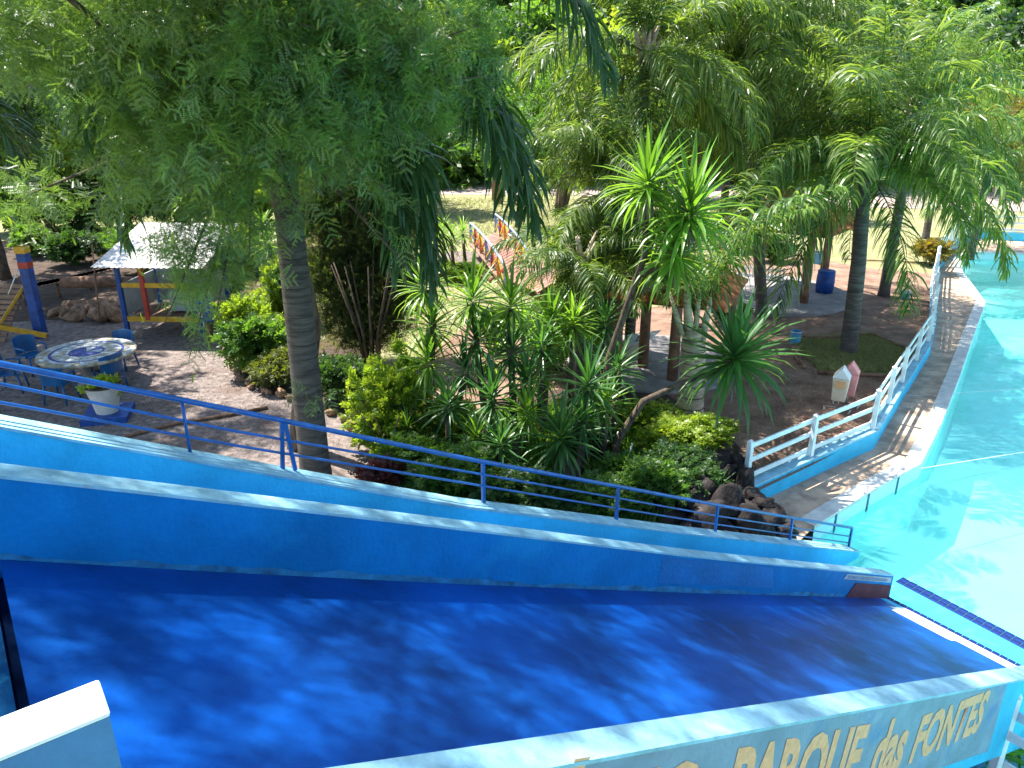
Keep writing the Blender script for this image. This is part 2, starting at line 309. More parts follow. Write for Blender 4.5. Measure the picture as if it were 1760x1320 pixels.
# ------------------------------------------------------------------ the ground
GH = 0.0
bx = np.linspace(-140, 140, 57); by = np.linspace(-30, 260, 59)
gv = []; gf = []
for j, y in enumerate(by):
    for i, x in enumerate(bx):
        z = -0.02
        if y > 75: z += (y - 75) * 0.10 + 0.5 * math.sin(x * 0.07)
        inpool = (y < 37 and x > 3.0 and not (x < 20 and False))
        gv.append((x, y, z)); 
for j in range(len(by) - 1):
    for i in range(len(bx) - 1):
        x0, x1, y0, y1 = bx[i], bx[i + 1], by[j], by[j + 1]
        if x1 > 0 and x0 < 40 and y0 < 40 and y1 > -10: continue      # left open for the pool terrace
        gf.append((j * 57 + i, j * 57 + i + 1, (j + 1) * 57 + i + 1, (j + 1) * 57 + i))
struct(link('ground', npmesh('ground', gv, gf), M['lawn']))
# deck and pool outline (z = -0.3), from the near rock pile round to the far end
ZD = -0.30; ZW = -0.60
wall_px = [(1285, 872), (1395, 820), (1502, 771), (1552, 686), (1597, 612), (1606, 560), (1606, 510), (1612, 466), (1642, 428), (1676, 410), (1800, 418)]
edge_px = [(1400, 905), (1500, 843), (1583, 797), (1618, 728), (1650, 645), (1672, 580), (1694, 520), (1672, 490), (1655, 468), (1652, 443), (1674, 433), (1800, 438)]
WL = [at(u, v, ZD) for u, v in wall_px]; EL = [at(u, v, ZD) for u, v in edge_px]
X1, Y1 = 40.0, 40.0
i0x, i0y = bx[bx <= 0].max(), by[by <= -10].max(); ixs = bx[bx >= 40].min(); iys = by[by >= 40].min()
i0x = min(b for i, b in enumerate(bx[:-1]) if bx[i + 1] > 0); i0y = min(b for i, b in enumerate(by[:-1]) if by[i + 1] > -10)
ixs = max(bx[i + 1] for i in range(len(bx) - 1) if bx[i] < 40); iys = max(by[i + 1] for i in range(len(by) - 1) if by[i] < 40)
near = Vector((3.2, 10.3, 0))
sheet('ground', [(i0x, i0y), (1.0, i0y), (1.0, 9.0), (3.0, 10.9)] + [(p.x - 0.02, p.y + 0.02) for p in WL] + [(ixs, WL[-1].y + 0.02), (ixs, iys), (i0x, iys)], -0.02, M['lawn'])
sheet('pool_deck', [(1.0, 8.2), (3.2, 8.9)] + [(EL[0].x, EL[0].y)] + [(p.x, p.y) for p in EL[1:]] + [(ixs, EL[-1].y), (ixs, WL[-1].y)] + [(p.x, p.y) for p in WL[::-1]] + [(1.0, 9.0)], ZD, M['deck'])
# white painted edge of the deck, a thin kerb 12 mm proud
b = MB()
def offs(P, d):
    out = []
    for i, p in enumerate(P):
        a = P[max(i - 1, 0)]; c = P[min(i + 1, len(P) - 1)]; t = Vector((c.x - a.x, c.y - a.y, 0)).normalized(); out.append(Vector((p.x - t.y * d, p.y + t.x * d, p.z)))
    return out
EO = offs(EL, 0.28)
for i in range(len(EL) - 1):
    w0 = 0.28 if i > 0 else 0.2
    a, c, d_, e_ = EL[i], EL[i + 1], EO[i + 1], EO[i]
    b.hexa([(a.x, a.y, ZD - .05), (c.x, c.y, ZD - .05), (d_.x, d_.y, ZD - .05), (e_.x, e_.y, ZD - .05), (a.x, a.y, ZD + .012), (c.x, c.y, ZD + .012), (d_.x, d_.y, ZD + .012), (e_.x, e_.y, ZD + .012)])
struct(b.build('deck_edge', M['deckedge']))
# pool shell: side walls and floor
b = MB(); ZF = -1.75
for i in range(len(EL) - 1):
    a, c = EL[i], EL[i + 1]; b.add([(a.x, a.y, ZD - .04), (c.x, c.y, ZD - .04), (c.x, c.y, ZF), (a.x, a.y, ZF)], [(0, 1, 2, 3)])
b.add([(-6, -12, ZF), (45, -12, ZF), (45, 42, ZF), (-6, 42, ZF)], [(0, 1, 2, 3)])
struct(b.build('pool_floor', M['pool']))
wm = bpy.data.materials.new('pool_water'); wm.use_nodes = True; nt = wm.node_tree
for n in list(nt.nodes):
    if n.type == 'BSDF_PRINCIPLED': nt.nodes.remove(n)
tr = N(wm, "ShaderNodeBsdfTransparent"); tr.inputs[0].default_value = (0.53, 0.96, 0.955, 1)
gl = N(wm, "ShaderNodeBsdfGlossy"); gl.inputs["Roughness"].default_value = 0.04
fr = N(wm, "ShaderNodeFresnel"); fr.inputs[0].default_value = 1.33
tc = N(wm, "ShaderNodeTexCoord"); no = N(wm, "ShaderNodeTexNoise"); no.inputs["Scale"].default_value = 2.2; no.inputs["Detail"].default_value = 4
bp = N(wm, "ShaderNodeBump"); bp.inputs["Strength"].default_value = 0.2; bp.inputs["Distance"].default_value = 0.05
nt.links.new(tc.outputs["Object"], no.inputs["Vector"]); nt.links.new(no.outputs[0], bp.inputs["Height"]); nt.links.new(bp.outputs[0], gl.inputs["Normal"]); nt.links.new(bp.outputs[0], fr.inputs["Normal"])
df = N(wm, "ShaderNodeBsdfDiffuse"); df.inputs[0].default_value = (0.24, 0.72, 0.72, 1); m0 = N(wm, "ShaderNodeMixShader"); m0.inputs[0].default_value = 0.15
nt.links.new(tr.outputs[0], m0.inputs[1]); nt.links.new(df.outputs[0], m0.inputs[2])
mm = N(wm, "ShaderNodeMixShader"); nt.links.new(fr.outputs[0], mm.inputs[0]); nt.links.new(m0.outputs[0], mm.inputs[1]); nt.links.new(gl.outputs[0], mm.inputs[2])
nt.links.new(mm.outputs[0], nt.nodes["Material Output"].inputs[0])
wo = sheet('pool_water', [(3.2, 8.4)] + [(p.x, p.y) for p in EL] + [(ixs, EL[-1].y), (ixs, -11), (3.2, -11)], ZW, wm)
# black depth marks on the pool side
for i, (u, v) in enumerate([(1435, 895), (1492, 860), (1540, 830), (1686, 445), (1725, 440)]):
    p = at(u, v, -0.45); e = (EL[1] - EL[0]).normalized() if i < 2 else ((EL[2] - EL[1]).normalized() if i == 2 else (EL[11] - EL[10]).normalized())
    best = None
    for k in range(len(EL) - 1):
        a, c = EL[k], EL[k + 1]; d = Vector((c.x - a.x, c.y - a.y, 0)); t = max(0.02, min(.98, (Vector((p.x, p.y, 0)) - Vector((a.x, a.y, 0))).dot(d) / d.length_squared)); q = Vector((a.x, a.y, 0)) + d * t
        dd = (q - Vector((p.x, p.y, 0))).length
        if best is None or dd < best[0]: best = (dd, q, d.normalized())
    _, q, d = best; nrm = Vector((d.y, -d.x, 0)); q = q + nrm * 0.006
    bb = MB().box((q.x, q.y, -0.50), (0.05, 0.012, 0.34), math.atan2(d.y, d.x))
    o = bb.build('tile_mark', M['tile']); tag(o, ['dark upright mark on the pool side nearest the slide', 'dark upright mark on the pool side, second from the slide', 'dark upright mark on the pool side by the deck corner', 'dark mark at the far pool end by the left corner', 'thick dark mark in the middle of the far pool end'][i], 'pool mark')

# paths, lawns, road
px_sheet('path', [(-420, 575), (-200, 560), (60, 552), (225, 540), (350, 560), (385, 600), (415, 655), (470, 678), (540, 700), (600, 712), (640, 745), (655, 800), (640, 900), (400, 900), (-420, 900)], 0.0, M['gravel'])
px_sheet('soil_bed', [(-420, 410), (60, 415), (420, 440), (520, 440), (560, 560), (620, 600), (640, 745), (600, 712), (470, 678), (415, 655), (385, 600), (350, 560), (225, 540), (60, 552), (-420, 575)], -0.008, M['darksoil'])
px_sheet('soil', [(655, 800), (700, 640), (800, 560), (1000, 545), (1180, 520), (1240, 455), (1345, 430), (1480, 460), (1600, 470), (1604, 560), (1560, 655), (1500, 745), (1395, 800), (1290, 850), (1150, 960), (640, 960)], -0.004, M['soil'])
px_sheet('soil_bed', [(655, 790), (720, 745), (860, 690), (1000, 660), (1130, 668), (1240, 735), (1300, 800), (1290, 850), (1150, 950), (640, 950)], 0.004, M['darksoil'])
px_sheet('grass_patch', [(1352, 582), (1495, 573), (1562, 600), (1545, 640), (1530, 645), (1410, 640), (1385, 610)], 0.012, M['green_lawn'])
px_sheet('road', [(-300, 300), (690, 300), (980, 302), (1350, 318), (2050, 330), (2050, 372), (1350, 352), (980, 335), (690, 334), (-300, 326)], 0.0, M['road'])
px_sheet('lawn', [(-300, 240), (2100, 250), (2100, 328), (1350, 316), (980, 300), (-300, 297)], -0.006, M['green_lawn'])
px_sheet('path', [(700, 445), (800, 430), (850, 440), (842, 458), (730, 462)], 0.004, M['gravel'])

# ------------------------------------------------------------------ the water slide
ZE = -0.5
A = at(1527, 1028, ZE); B_ = at(1757, 1147, ZE); wv = Vector((B_.x - A.x, B_.y - A.y, 0)).normalized(); sv = Vector((wv.y, -wv.x, 0))
if sv.x > 0: sv = -sv
def SP(t, w, z): return Vector((A.x, A.y, 0)) + sv * t + wv * w + Vector((0, 0, z))
BT = [-.45, 0, 4.22, 7.0, 8.65, 9.74]; BZ = [-.62, -.5, 1.41, 2.694, 3.476, 4.005]
bedz = lambda t: float(np.interp(t, BT, BZ)) if t <= 9.77 else 4.005
t2z = lambda t: ZE + .455 * t + float(np.interp(t, [0, 4.2, 7, 9.6, 11], [.385, .42, .50, .56, .58]))
t1z = lambda t: ZE + .455 * t + float(np.interp(t, [-.7, 3.2, 6.4, 8.35, 9.6, 12], [.352, .325, .334, .436, .511, .58]))
t3z = lambda t: ZE + .455 * t + .5
WB = 2.23
slide = thing('water_slide', 'wide navy blue water slide running down into the pool', 'water slide', SP(5, 1, 0))
b = MB(); ts = [0.28] + [x for x in np.arange(1, 9.7, .6)] + [9.74]
for a0, a1 in zip(ts[:-1], ts[1:]):
    b.hexa([SP(a0, 0, bedz(a0) - .15), SP(a1, 0, bedz(a1) - .15), SP(a1, WB, bedz(a1) - .15), SP(a0, WB, bedz(a0) - .15), SP(a0, 0, bedz(a0)), SP(a1, 0, bedz(a1)), SP(a1, WB, bedz(a1)), SP(a0, WB, bedz(a0))])
b.build('slide_bed', M['slide'], slide)
# the unpainted strip at the foot, with its ragged edge
b = MB(); z0 = lambda t: bedz(t)
edge = [(.50, .24), (.48, .32), (.60, .33), (.59, 1.02), (.57, 1.08), (.45, 1.10), (.44, 1.7), (.42, WB)]
q = [SP(.10, .28, z0(.10) + .004)] + [SP(t, w, z0(t) + .004) for t, w in edge] + [SP(.10, WB, z0(.10) + .004)]
b.add(q, [tuple(range(len(q)))]); b.build('bare_strip', M['whiteblock'], slide)
b = MB(); b.hexa([SP(.1, 0, -.75), SP(.28, 0, -.75), SP(.28, WB, -.75), SP(.1, WB, -.75), SP(.1, 0, z0(.1)), SP(.28, 0, z0(.28)), SP(.28, WB, z0(.28)), SP(.1, WB, z0(.1))]); b.build('slide_foot', M['sky'], slide)
b = MB(); b.hexa([SP(-.02, -.2, -.9), SP(.1, -.2, -.9), SP(.1, 3.2, -.9), SP(-.02, 3.2, -.9), SP(-.02, -.2, -.508), SP(.1, -.2, z0(.1) - .008), SP(.1, 3.2, z0(.1) - .008), SP(-.02, 3.2, -.508)]); b.build('tile_bed', M['grout'], slide)
tm = MB().box((0, 0, 0), (.082, .082, .014)).mesh('tile')
tm.materials.append(M['tile'])
off = slide.location
rzs = math.atan2(wv.y, wv.x)
for i in range(36):
    o = bpy.data.objects.new('tile', tm); C.objects.link(o); o.parent = slide; o.location = SP(.04, -.14 + i * .092, bedz(.04) + .002) - off; o.rotation_euler = (0, 0, rzs); o.rotation_euler = Matrix.Rotation(rzs, 3, 'Z').to_euler()
# underwater ledge with a double row of tiles
lg = thing('pool_ledge', 'submerged ledge at the slide foot edged with dark blue tiles', 'pool ledge', SP(-1, 1.5, -.7))
LA = at(1553, 993, -.611); LB = at(1760, 1100, -.611); ld = (LB - LA).normalized(); ln = Vector((-ld.y, ld.x, 0));
if ln.dot(sv) > 0: ln = -ln
b = MB(); L0 = LA - ld * .15; L1 = LB + ld * 2.6
b.hexa([L0 + Vector((0, 0, -1)), L1 + Vector((0, 0, -1)), SP(-.03, 4.2, -1.66), SP(-.03, -.35, -1.66), L0, L1, SP(-.03, 4.2, -.611), SP(-.03, -.35, -.611)]); b.build('ledge', M['ledge'], lg)
tm2 = MB().box((0, 0, 0), (.112, .088, .014)).mesh('tile'); tm2.materials.append(M['tile'])
for r in range(2):
    for i in range(34):
        o = bpy.data.objects.new('tile', tm2); C.objects.link(o); o.parent = lg; o.location = LA + ld * (.05 + i * .122) - ln * (.06 + r * .097) + Vector((0, 0, .008)) - lg.location; o.rotation_euler = (0, 0, math.atan2(ld.y, ld.x))
# inner wall (royal blue) between the slide and the channel
def strip_wall(b, ts, w0, w1, zt, zb):
    for a0, a1 in zip(ts[:-1], ts[1:]):
        b.hexa([SP(a0, w0, zb(a0)), SP(a1, w0, zb(a1)), SP(a1, w1, zb(a1)), SP(a0, w1, zb(a0)), SP(a0, w0, zt(a0)), SP(a1, w0, zt(a1)), SP(a1, w1, zt(a1)), SP(a0, w1, zt(a0))])
w2 = thing('slide_wall', 'low royal blue wall along the far side of the slide, with pale worn top', 'wall', SP(5, 0, 0))
tA = [-.02] + list(np.arange(1, 11.9, .9)) + [12.2]
b = MB(); strip_wall(b, tA, -.155, 0, lambda t: t2z(t) - .02, lambda t: ZE + .455 * t - .4); b.build('wall_face', M['royal'], w2)
b = MB(); strip_wall(b, tA, -.162, .006, t2z, lambda t: t2z(t) - .02); b.build('wall_top', M['coping'], w2)
# the maroon patch and the worded sign strip by the foot
b = MB(); b.hexa([SP(.02, .002, bedz(.02) + .0), SP(1.22, .002, bedz(1.22)), SP(1.02, .002, t2z(1.02) - .17), SP(.02, .002, t2z(.02) - .17)] + [SP(.02, .010, bedz(.02)), SP(1.22, .010, bedz(1.22)), SP(1.02, .010, t2z(1.02) - .17), SP(.02, .010, t2z(.02) - .17)])
b.build('maroon_patch', M['maroon'], w2)
b = MB(); b.hexa([SP(.05, .002, t2z(.05) - .125), SP(1.36, .002, t2z(1.36) - .125), SP(1.28, .002, t2z(1.28) - .045), SP(.05, .002, t2z(.05) - .045), SP(.05, .009, t2z(.05) - .125), SP(1.36, .009, t2z(1.36) - .125), SP(1.28, .009, t2z(1.28) - .045), SP(.05, .009, t2z(.05) - .045)])
sgn = b.build('sign_strip', M['panel'], w2)
def text_mesh(txt, bold=0.02):
    cu = bpy.data.curves.new('txt', 'FONT'); cu.body = txt; cu.size = 1; cu.offset = bold; cu.resolution_u = 3; cu.extrude = 0.0
    ob = bpy.data.objects.new('txt', cu); C.objects.link(ob); bpy.context.view_layer.update()
    me = bpy.data.meshes.new_from_object(ob.evaluated_get(bpy.context.evaluated_depsgraph_get())); bpy.data.objects.remove(ob); return me
def lay_text(name, txt, fn, m, parent, bold=0.02, off=Vector()):
    me = text_mesh(txt, bold)
    for v in me.vertices: v.co = fn(v.co.x, v.co.y) - off
    o = bpy.data.objects.new(name, me); C.objects.link(o); me.materials.append(m); o.parent = parent; return o
lay_text('lettering', 'PROIBIDO SUBIR PELO ESCORREGADOR', lambda x, y: SP(1.27 - x * .061, .0115, t2z(1.27 - x * .061) - .112 + y * .068), M['mosaic_b'], w2, 0.01, w2.location)
b = MB(); rw = random.Random(4); tt0 = .0; hs = [rw.uniform(.010, .045) for _ in range(60)]
for i in range(59):
    a0, a1 = 1.3 + i * .145, 1.3 + (i + 1) * .145
    b.add([SP(a0, .0025, bedz(a0) + .002), SP(a1, .0025, bedz(a1) + .002), SP(a1, .0025, bedz(a1) + hs[i + 1] + .03 * abs(math.sin(a1))), SP(a0, .0025, bedz(a0) + hs[i] + .03 * abs(math.sin(a0)))], [(0, 1, 2, 3)])
b.build('worn_paint_edge', M['wornblue'], w2)
b = MB(); b.add([SP(2.9, .002, bedz(2.9) + .10), SP(4.85, .002, bedz(4.85) + .10), SP(4.8, .002, t2z(4.8) - .05), SP(2.95, .002, t2z(2.95) - .05)], [(0, 1, 2, 3)]); b.build('repaint_patch', M['repaint'], w2)
# outer wall (light blue) with the handrail
w1 = thing('channel_wall', 'light blue wall beyond the slide carrying the blue handrail', 'wall', SP(5, -.9, 0))
tB = [-.75] + list(np.arange(0, 12.1, .8)) + [12.6]
b = MB(); strip_wall(b, tB, -1.10, -.88, lambda t: t1z(t) - .02, lambda t: min(-.6, ZE)); b.build('wall_face', M['sky'], w1)
b = MB(); strip_wall(b, tB, -1.107, -.873, t1z, lambda t: t1z(t) - .02); b.build('wall_top', M['coping'], w1)
b = MB()
for i in range(34):
    t0 = -.3 + i * .36; b.hexa([SP(t0, -.873, -.7), SP(t0 + .36, -.873, -.7), SP(t0 + .36, -.162, -.7), SP(t0, -.162, -.7)] + [SP(t0, -.873, ZE + .455 * t0 - .06), SP(t0 + .36, -.873, ZE + .455 * t0 - .06), SP(t0 + .36, -.162, ZE + .455 * t0 - .06), SP(t0, -.162, ZE + .455 * t0 - .06)])
stp = b.build('channel_steps', M['sky']); tag(stp, 'blue steps climbing in the channel between the two slide walls', 'steps')
rail = thing('handrail', 'blue tubular handrail with three bars on top of the light blue wall', 'handrail', SP(5, -1, 0))
TR = [-.72, 2.65, 4.39, 6.31, 8.24, 9.51, 11.5]
hz = {'top': [.685, .70, .73, .756, .828, .863, .90], 'mid': [.53, .55, .59, .627, .665, .73, .78], 'low': [.415, .43, .465, .51, .55, .607, .66]}
for nm, rr in (('top', .020), ('mid', .0105), ('low', .0105)):
    pts = [SP(t, -1.05, ZE + .455 * t + h) for t, h in zip(TR, hz[nm])]
    bars = MB().tube(pts, rr, 10); bars.build({'top': 'hand_bar', 'mid': 'middle_bar', 'low': 'lower_bar'}[nm], M['rail'], rail)
for t in [-.72, .96, 2.65, 4.39, 6.12, 7.89, 8.56, 10.6]:
    h = float(np.interp(t, TR, hz['top'])); zb = t1z(t) - .02
    bb = MB()
    if t == 7.89:
        for e in (-.035, .035): bb.bar(SP(t + e * 1.4, -1.05, zb), SP(t + e * .3, -1.05, ZE + .455 * t + h), .022, .03, sv)
    elif t == 8.56: bb.tube([SP(t, -1.05, zb), SP(t, -1.05, ZE + .455 * t + h)], .012, 8)
    else: bb.bar(SP(t, -1.05, zb), SP(t, -1.05, ZE + .455 * t + h), .030, .030, sv)
    bb.build('post', M['rail'], rail)
# near wall with the painted words
w3 = thing('lettered_wall', 'pale blue wall on the near side of the slide painted PARQUE das FONTES', 'wall', SP(5, 2.3, 0))
tC = [-.1] + list(np.arange(1, 9.6, .8)) + [9.55]
b = MB(); strip_wall(b, tC, WB, WB + .15, lambda t: t3z(t) - .022, lambda t: ZE + .455 * t - .45); b.build('wall_core', M['sky'], w3)
b = MB(); strip_wall(b, tC, WB - .006, WB + .172, t3z, lambda t: t3z(t) - .022); b.build('wall_top', M['coping'], w3)
b = MB(); strip_wall(b, [2.93] + tC[4:], WB + .15, WB + .165, lambda t: t3z(t) - .022, lambda t: t3z(t) - .80); b.build('text_panel', M['textwall'], w3)
b = MB(); strip_wall(b, [-.1, 9.55], 0.3, WB - .01, lambda t: ZE + .455 * t - .46, lambda t: ZE + .455 * t - .75); b.build('slide_underside', M['blue'], w3)
PO = SP(0, WB + .17, 0)
def onp(u, v):
    d = ray(u, v); n = wv; t = (PO - CP).dot(n) / d.dot(n); p = CP + d * t; return (p - SP(0, 0, 0)).dot(sv), p.z
for s_, (u0, v0), (u1, v1), cap in [('É NO', (925, 1510), (1188, 1432), (1232, 1304)), ('PARQUE', (1240, 1412), (1468, 1345), (1503, 1246)), ('das', (1490, 1342), (1546, 1318), (1548, 1234)), ('FONTES', (1562, 1310), (1682, 1254), (1702, 1188))]:
    me = text_mesh(s_, .04); xs = [v.co.x for v in me.vertices]; x0, x1 = min(xs), max(xs)
    tA_, zA_ = onp(u0, v0); tB_, zB_ = onp(u1, v1)
    tt_, zt_ = onp(*cap); f_ = (tt_ - tA_) / (tB_ - tA_); cap = (zt_ - (zA_ + (zB_ - zA_) * f_)); print('cap', s_, cap)
    if s_ == 'das': me_h = .73
    for v in me.vertices:
        f = (v.co.x + .25 * v.co.y - x0) / (x1 - x0); t = tA_ + (tB_ - tA_) * f; z = zA_ + (zB_ - zA_) * f
        v.co = SP(t, WB + .168, z + v.co.y * cap / .7) - w3.location
    o = bpy.data.objects.new('lettering', me); C.objects.link(o); me.materials.append(M['letter']); o.parent = w3
# tower parapet (white cap) and the platform at the head of the slide
tw = thing('slide_tower', 'blue start platform at the head of the slide with a white-capped parapet', 'tower', SP(11, 1, 0))
MB().hexa([SP(9.55, WB - .005, 3.2), SP(12.5, WB - .005, 3.2), SP(12.5, WB + .135, 3.2), SP(9.55, WB + .135, 3.2), SP(9.55, WB - .005, 4.745), SP(12.5, WB - .005, 4.745), SP(12.5, WB + .135, 4.745), SP(9.55, WB + .135, 4.745)]).build('parapet', M['parapet'], tw)
MB().hexa([SP(9.547, WB - .008, 4.745), SP(12.5, WB - .008, 4.745), SP(12.5, WB + .138, 4.745), SP(9.547, WB + .138, 4.745), SP(9.547, WB - .008, 4.76), SP(12.5, WB - .008, 4.76), SP(12.5, WB + .138, 4.76), SP(9.547, WB + .138, 4.76)]).build('parapet_cap', M['whiteblock'], tw, .008)
MB().hexa([SP(9.788, .0, -.02), SP(12.4, .0, -.02), SP(12.4, WB - .01, -.02), SP(9.788, WB - .01, -.02), SP(9.788, .0, 3.95), SP(12.4, .0, 3.95), SP(12.4, WB - .01, 3.95), SP(9.788, WB - .01, 3.95)]).build('platform', M['teal'], tw)
MB().hexa([SP(9.745, .0, 3.2), SP(9.785, .0, 3.2), SP(9.785, WB - .01, 3.2), SP(9.745, WB - .01, 3.2), SP(9.745, .0, 3.90), SP(9.785, .0, 3.90), SP(9.785, WB - .01, 3.90), SP(9.745, WB - .01, 3.90)]).build('gutter', M['navy'], tw)
# ground by the near side of the slide: terrace, dark soil
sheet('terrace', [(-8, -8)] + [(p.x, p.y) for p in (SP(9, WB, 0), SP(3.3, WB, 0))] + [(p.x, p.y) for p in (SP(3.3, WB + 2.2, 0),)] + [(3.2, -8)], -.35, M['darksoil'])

# ------------------------------------------------------------------ the fence on its low blue wall
fw = thing('fence_wall', 'low light blue wall along the pool deck under the white fence', 'wall', (WL[2].x, WL[2].y, ZD))
WI = offs(WL, 0.16); b = MB(); b2 = MB()
for i in range(len(WL) - 1):
    a, c, d_, e_ = WL[i], WL[i + 1], WI[i + 1], WI[i]
    b.hexa([(a.x, a.y, ZD - .1), (c.x, c.y, ZD - .1), (d_.x, d_.y, ZD - .1), (e_.x, e_.y, ZD - .1), (a.x, a.y, .05), (c.x, c.y, .05), (d_.x, d_.y, .05), (e_.x, e_.y, .05)])
WO = offs(WL, -0.012); WI2 = offs(WL, .19)
for i in range(len(WL) - 1):
    a, c, d_, e_ = WO[i], WO[i + 1], WI2[i + 1], WI2[i]
    b2.hexa([(a.x, a.y, .05), (c.x, c.y, .05), (d_.x, d_.y, .05), (e_.x, e_.y, .05), (a.x, a.y, .085), (c.x, c.y, .085), (d_.x, d_.y, .085), (e_.x, e_.y, .085)])
b.build('wall_face', M['sky'], fw); b2.build('wall_top', M['coping'], fw)
fence = thing('ranch_fence', 'white painted post-and-rail fence on the low blue wall by the pool', 'fence', (WL[2].x, WL[2].y, .085))
FC = offs(WL, .09)
def fpost(p, h=.80, w=.085, rz=0):
    b = MB(); b.box((p.x, p.y, .085 + h / 2), (w, w, h), rz); b.add([(p.x + dx, p.y + dy, .085 + h) for dx, dy in [(-w / 2, -w / 2), (w / 2, -w / 2), (w / 2, w / 2), (-w / 2, w / 2)]] + [(p.x, p.y, .085 + h + .04)], [(0, 1, 4), (1, 2, 4), (2, 3, 4), (3, 0, 4)])
    return b
for i in range(len(FC) - 1):
    a, c = FC[i], FC[i + 1]; L = (c - a).length; n = max(1, round(L / 1.55)); d = (c - a) / n
    for k in range(n):
        p = a + d * k; q = p + d; jz = random.uniform(-.012, .012)
        if i == 0 and k == 0: pass
        fpost(p, .80 + random.uniform(-.02, .03), rz=math.atan2(d.y, d.x)).build('post', M['white'], fence, .006)
        nr = Vector((d.y, -d.x, 0)).normalized() * -.055
        for hz_ in (.66, .40, .10):
            MB().bar(Vector((p.x, p.y, .085 + hz_ + jz)) + nr, Vector((q.x, q.y, .085 + hz_ - jz)) + nr, .03, .085).build('rail', M['white'], fence, .004)
fpost(FC[-1]).build('post', M['white'], fence)
# far side of the pool: a second low step
b = MB(); a = WL[9]; b.box((a.x + 6, a.y - 1.0, ZD + .10), (12.5, .35, .2), math.atan2(WL[10].y - WL[9].y, WL[10].x - WL[9].x)); tag(b.build('bench_step', M['sky']), 'long light blue step at the far end of the pool', 'step')
# fence by the near corner of the wall with the words
nf = thing('corner_fence', 'short white rounded-top fence beside the lettered wall', 'fence', SP(2.0, 3.0, -.35))
for (u, v, Y) in [(1747, 1192, 5.75), (1830, 1235, 5.35)]:
    p = dp(u, v, Y); MB().box((p.x, p.y, p.z - .55), (.085, .085, 1.06), .4).build('post', M['white'], nf, .006)
    MB().tube([p + Vector((0, 0, -.03)), p + Vector((0, 0, .03))], [.055, .03], 10).build('post_cap', M['white'], nf)
for (a, c) in [((1741, 1226), (1850, 1292)), ((1702, 1246), (1850, 1330)), ((1712, 1306), (1850, 1395))]:
    MB().bar(dp(*a, 5.85), dp(*c, 5.25), .03, .10).build('rail', M['white'], nf, .004)

# lane ropes over the pool
for (a, c, lb) in [((1583, 805), (1900, 752), 'thin pale rope across the pool from the deck corner'), ((1560, 681), (1900, 656), 'thin pale rope across the pool further up the deck')]:
    p, q = at(*a, -.28), at(*c, -.45); o = MB().tube([p, (p + q) / 2 - Vector((0, 0, .02)), q], .006, 5).build('rope', M['white']); tag(o, lb, 'rope')

# ------------------------------------------------------------------ plants: builders
def frond_mesh(name, L, el, bend, seed, n=84, lets=.80, m='palm', dead=False):
    """arching feather frond along +Y from the origin, drooping leaflets"""
    r = np.random.default_rng(seed); V = []; Fc = []; T = []
    pts = []; p = np.array([0., 0., 0.]); a = el; ns = 24
    for i in range(ns + 1):
        pts.append(p.copy()); p = p + np.array([0, math.cos(a), math.sin(a)]) * L / ns; a = max(a - bend / ns * (0.5 + 1.2 * i / ns), -1.52)
    pts = np.array(pts)
    for i in range(ns):      # rachis: a three-sided taper
        w0 = .018 * (1 - i / ns) + .003; w1 = .018 * (1 - (i + 1) / ns) + .003
        for (x0, z0, x1, z1) in ((-1, 0, 1, 0), (1, 0, 0, -1), (0, -1, -1, 0)):
            b = len(V); V += [pts[i] + [x0 * w0, 0, z0 * w0], pts[i] + [x1 * w0, 0, z1 * w0], pts[i + 1] + [x1 * w1, 0, z1 * w1], pts[i + 1] + [x0 * w1, 0, z0 * w1]]; Fc.append((b, b + 1, b + 2, b + 3)); T.append(.35)
    for k in range(n):
        f = .13 + .86 * (k + r.random() * .8) / n; x = f * ns; i = min(int(x), ns - 1); o = pts[i] + (pts[i + 1] - pts[i]) * (x - i)
        tg = pts[i + 1] - pts[i]; tg /= np.linalg.norm(tg); nrm = np.array([0, -tg[2], tg[1]])
        ll = lets * (math.sin(math.pi * min(1, .12 + .86 * f)) ** .55) * r.uniform(.8, 1.1)
        for sg in (-1, 1):
            d = np.array([sg * r.uniform(.6, .95), 0, 0]) + tg * r.uniform(.35, .75) + nrm * r.normal(.12, .38); d /= np.linalg.norm(d)
            q = o.copy(); wd = .017 * r.uniform(.8, 1.2); seg = 4; sdv = np.cross(d, [0, 0, 1]); sdv /= (np.linalg.norm(sdv) + 1e-6); tt = r.random()
            sdv = sdv * .8 + nrm * r.normal(0, .6); sdv /= np.linalg.norm(sdv)
            prev = [q - sdv * wd * .5, q + sdv * wd * .5]
            for s_ in range(seg):
                d = d + np.array([0, 0, -.17 - .17 * s_]) * r.uniform(.6, 1.25); d /= np.linalg.norm(d); q = q + d * ll / seg; ww = wd * (1.0, 1.0, .7, .12)[s_]
                cur = [q - sdv * ww, q + sdv * ww]; b = len(V); V += [prev[0], prev[1], cur[1], cur[0]]; Fc.append((b, b + 1, b + 2, b + 3)); T.append(tt); prev = cur
    me = npmesh(name, V, Fc, T); me.materials.append(M[m]); return me
FR = {}
def frond_set(m, L):
    key = (m, L)
    if key not in FR:
        FR[key] = [frond_mesh('frond', L, e, bd, int(L * 10) + i * 7 + len(m), m=m) for i, (e, bd) in enumerate([(1.30, 1.0), (1.05, 1.45), (.80, 1.65), (.50, 1.65), (.10, 1.45), (-.45, 1.0), (-.85, .7)])]
    return FR[key]
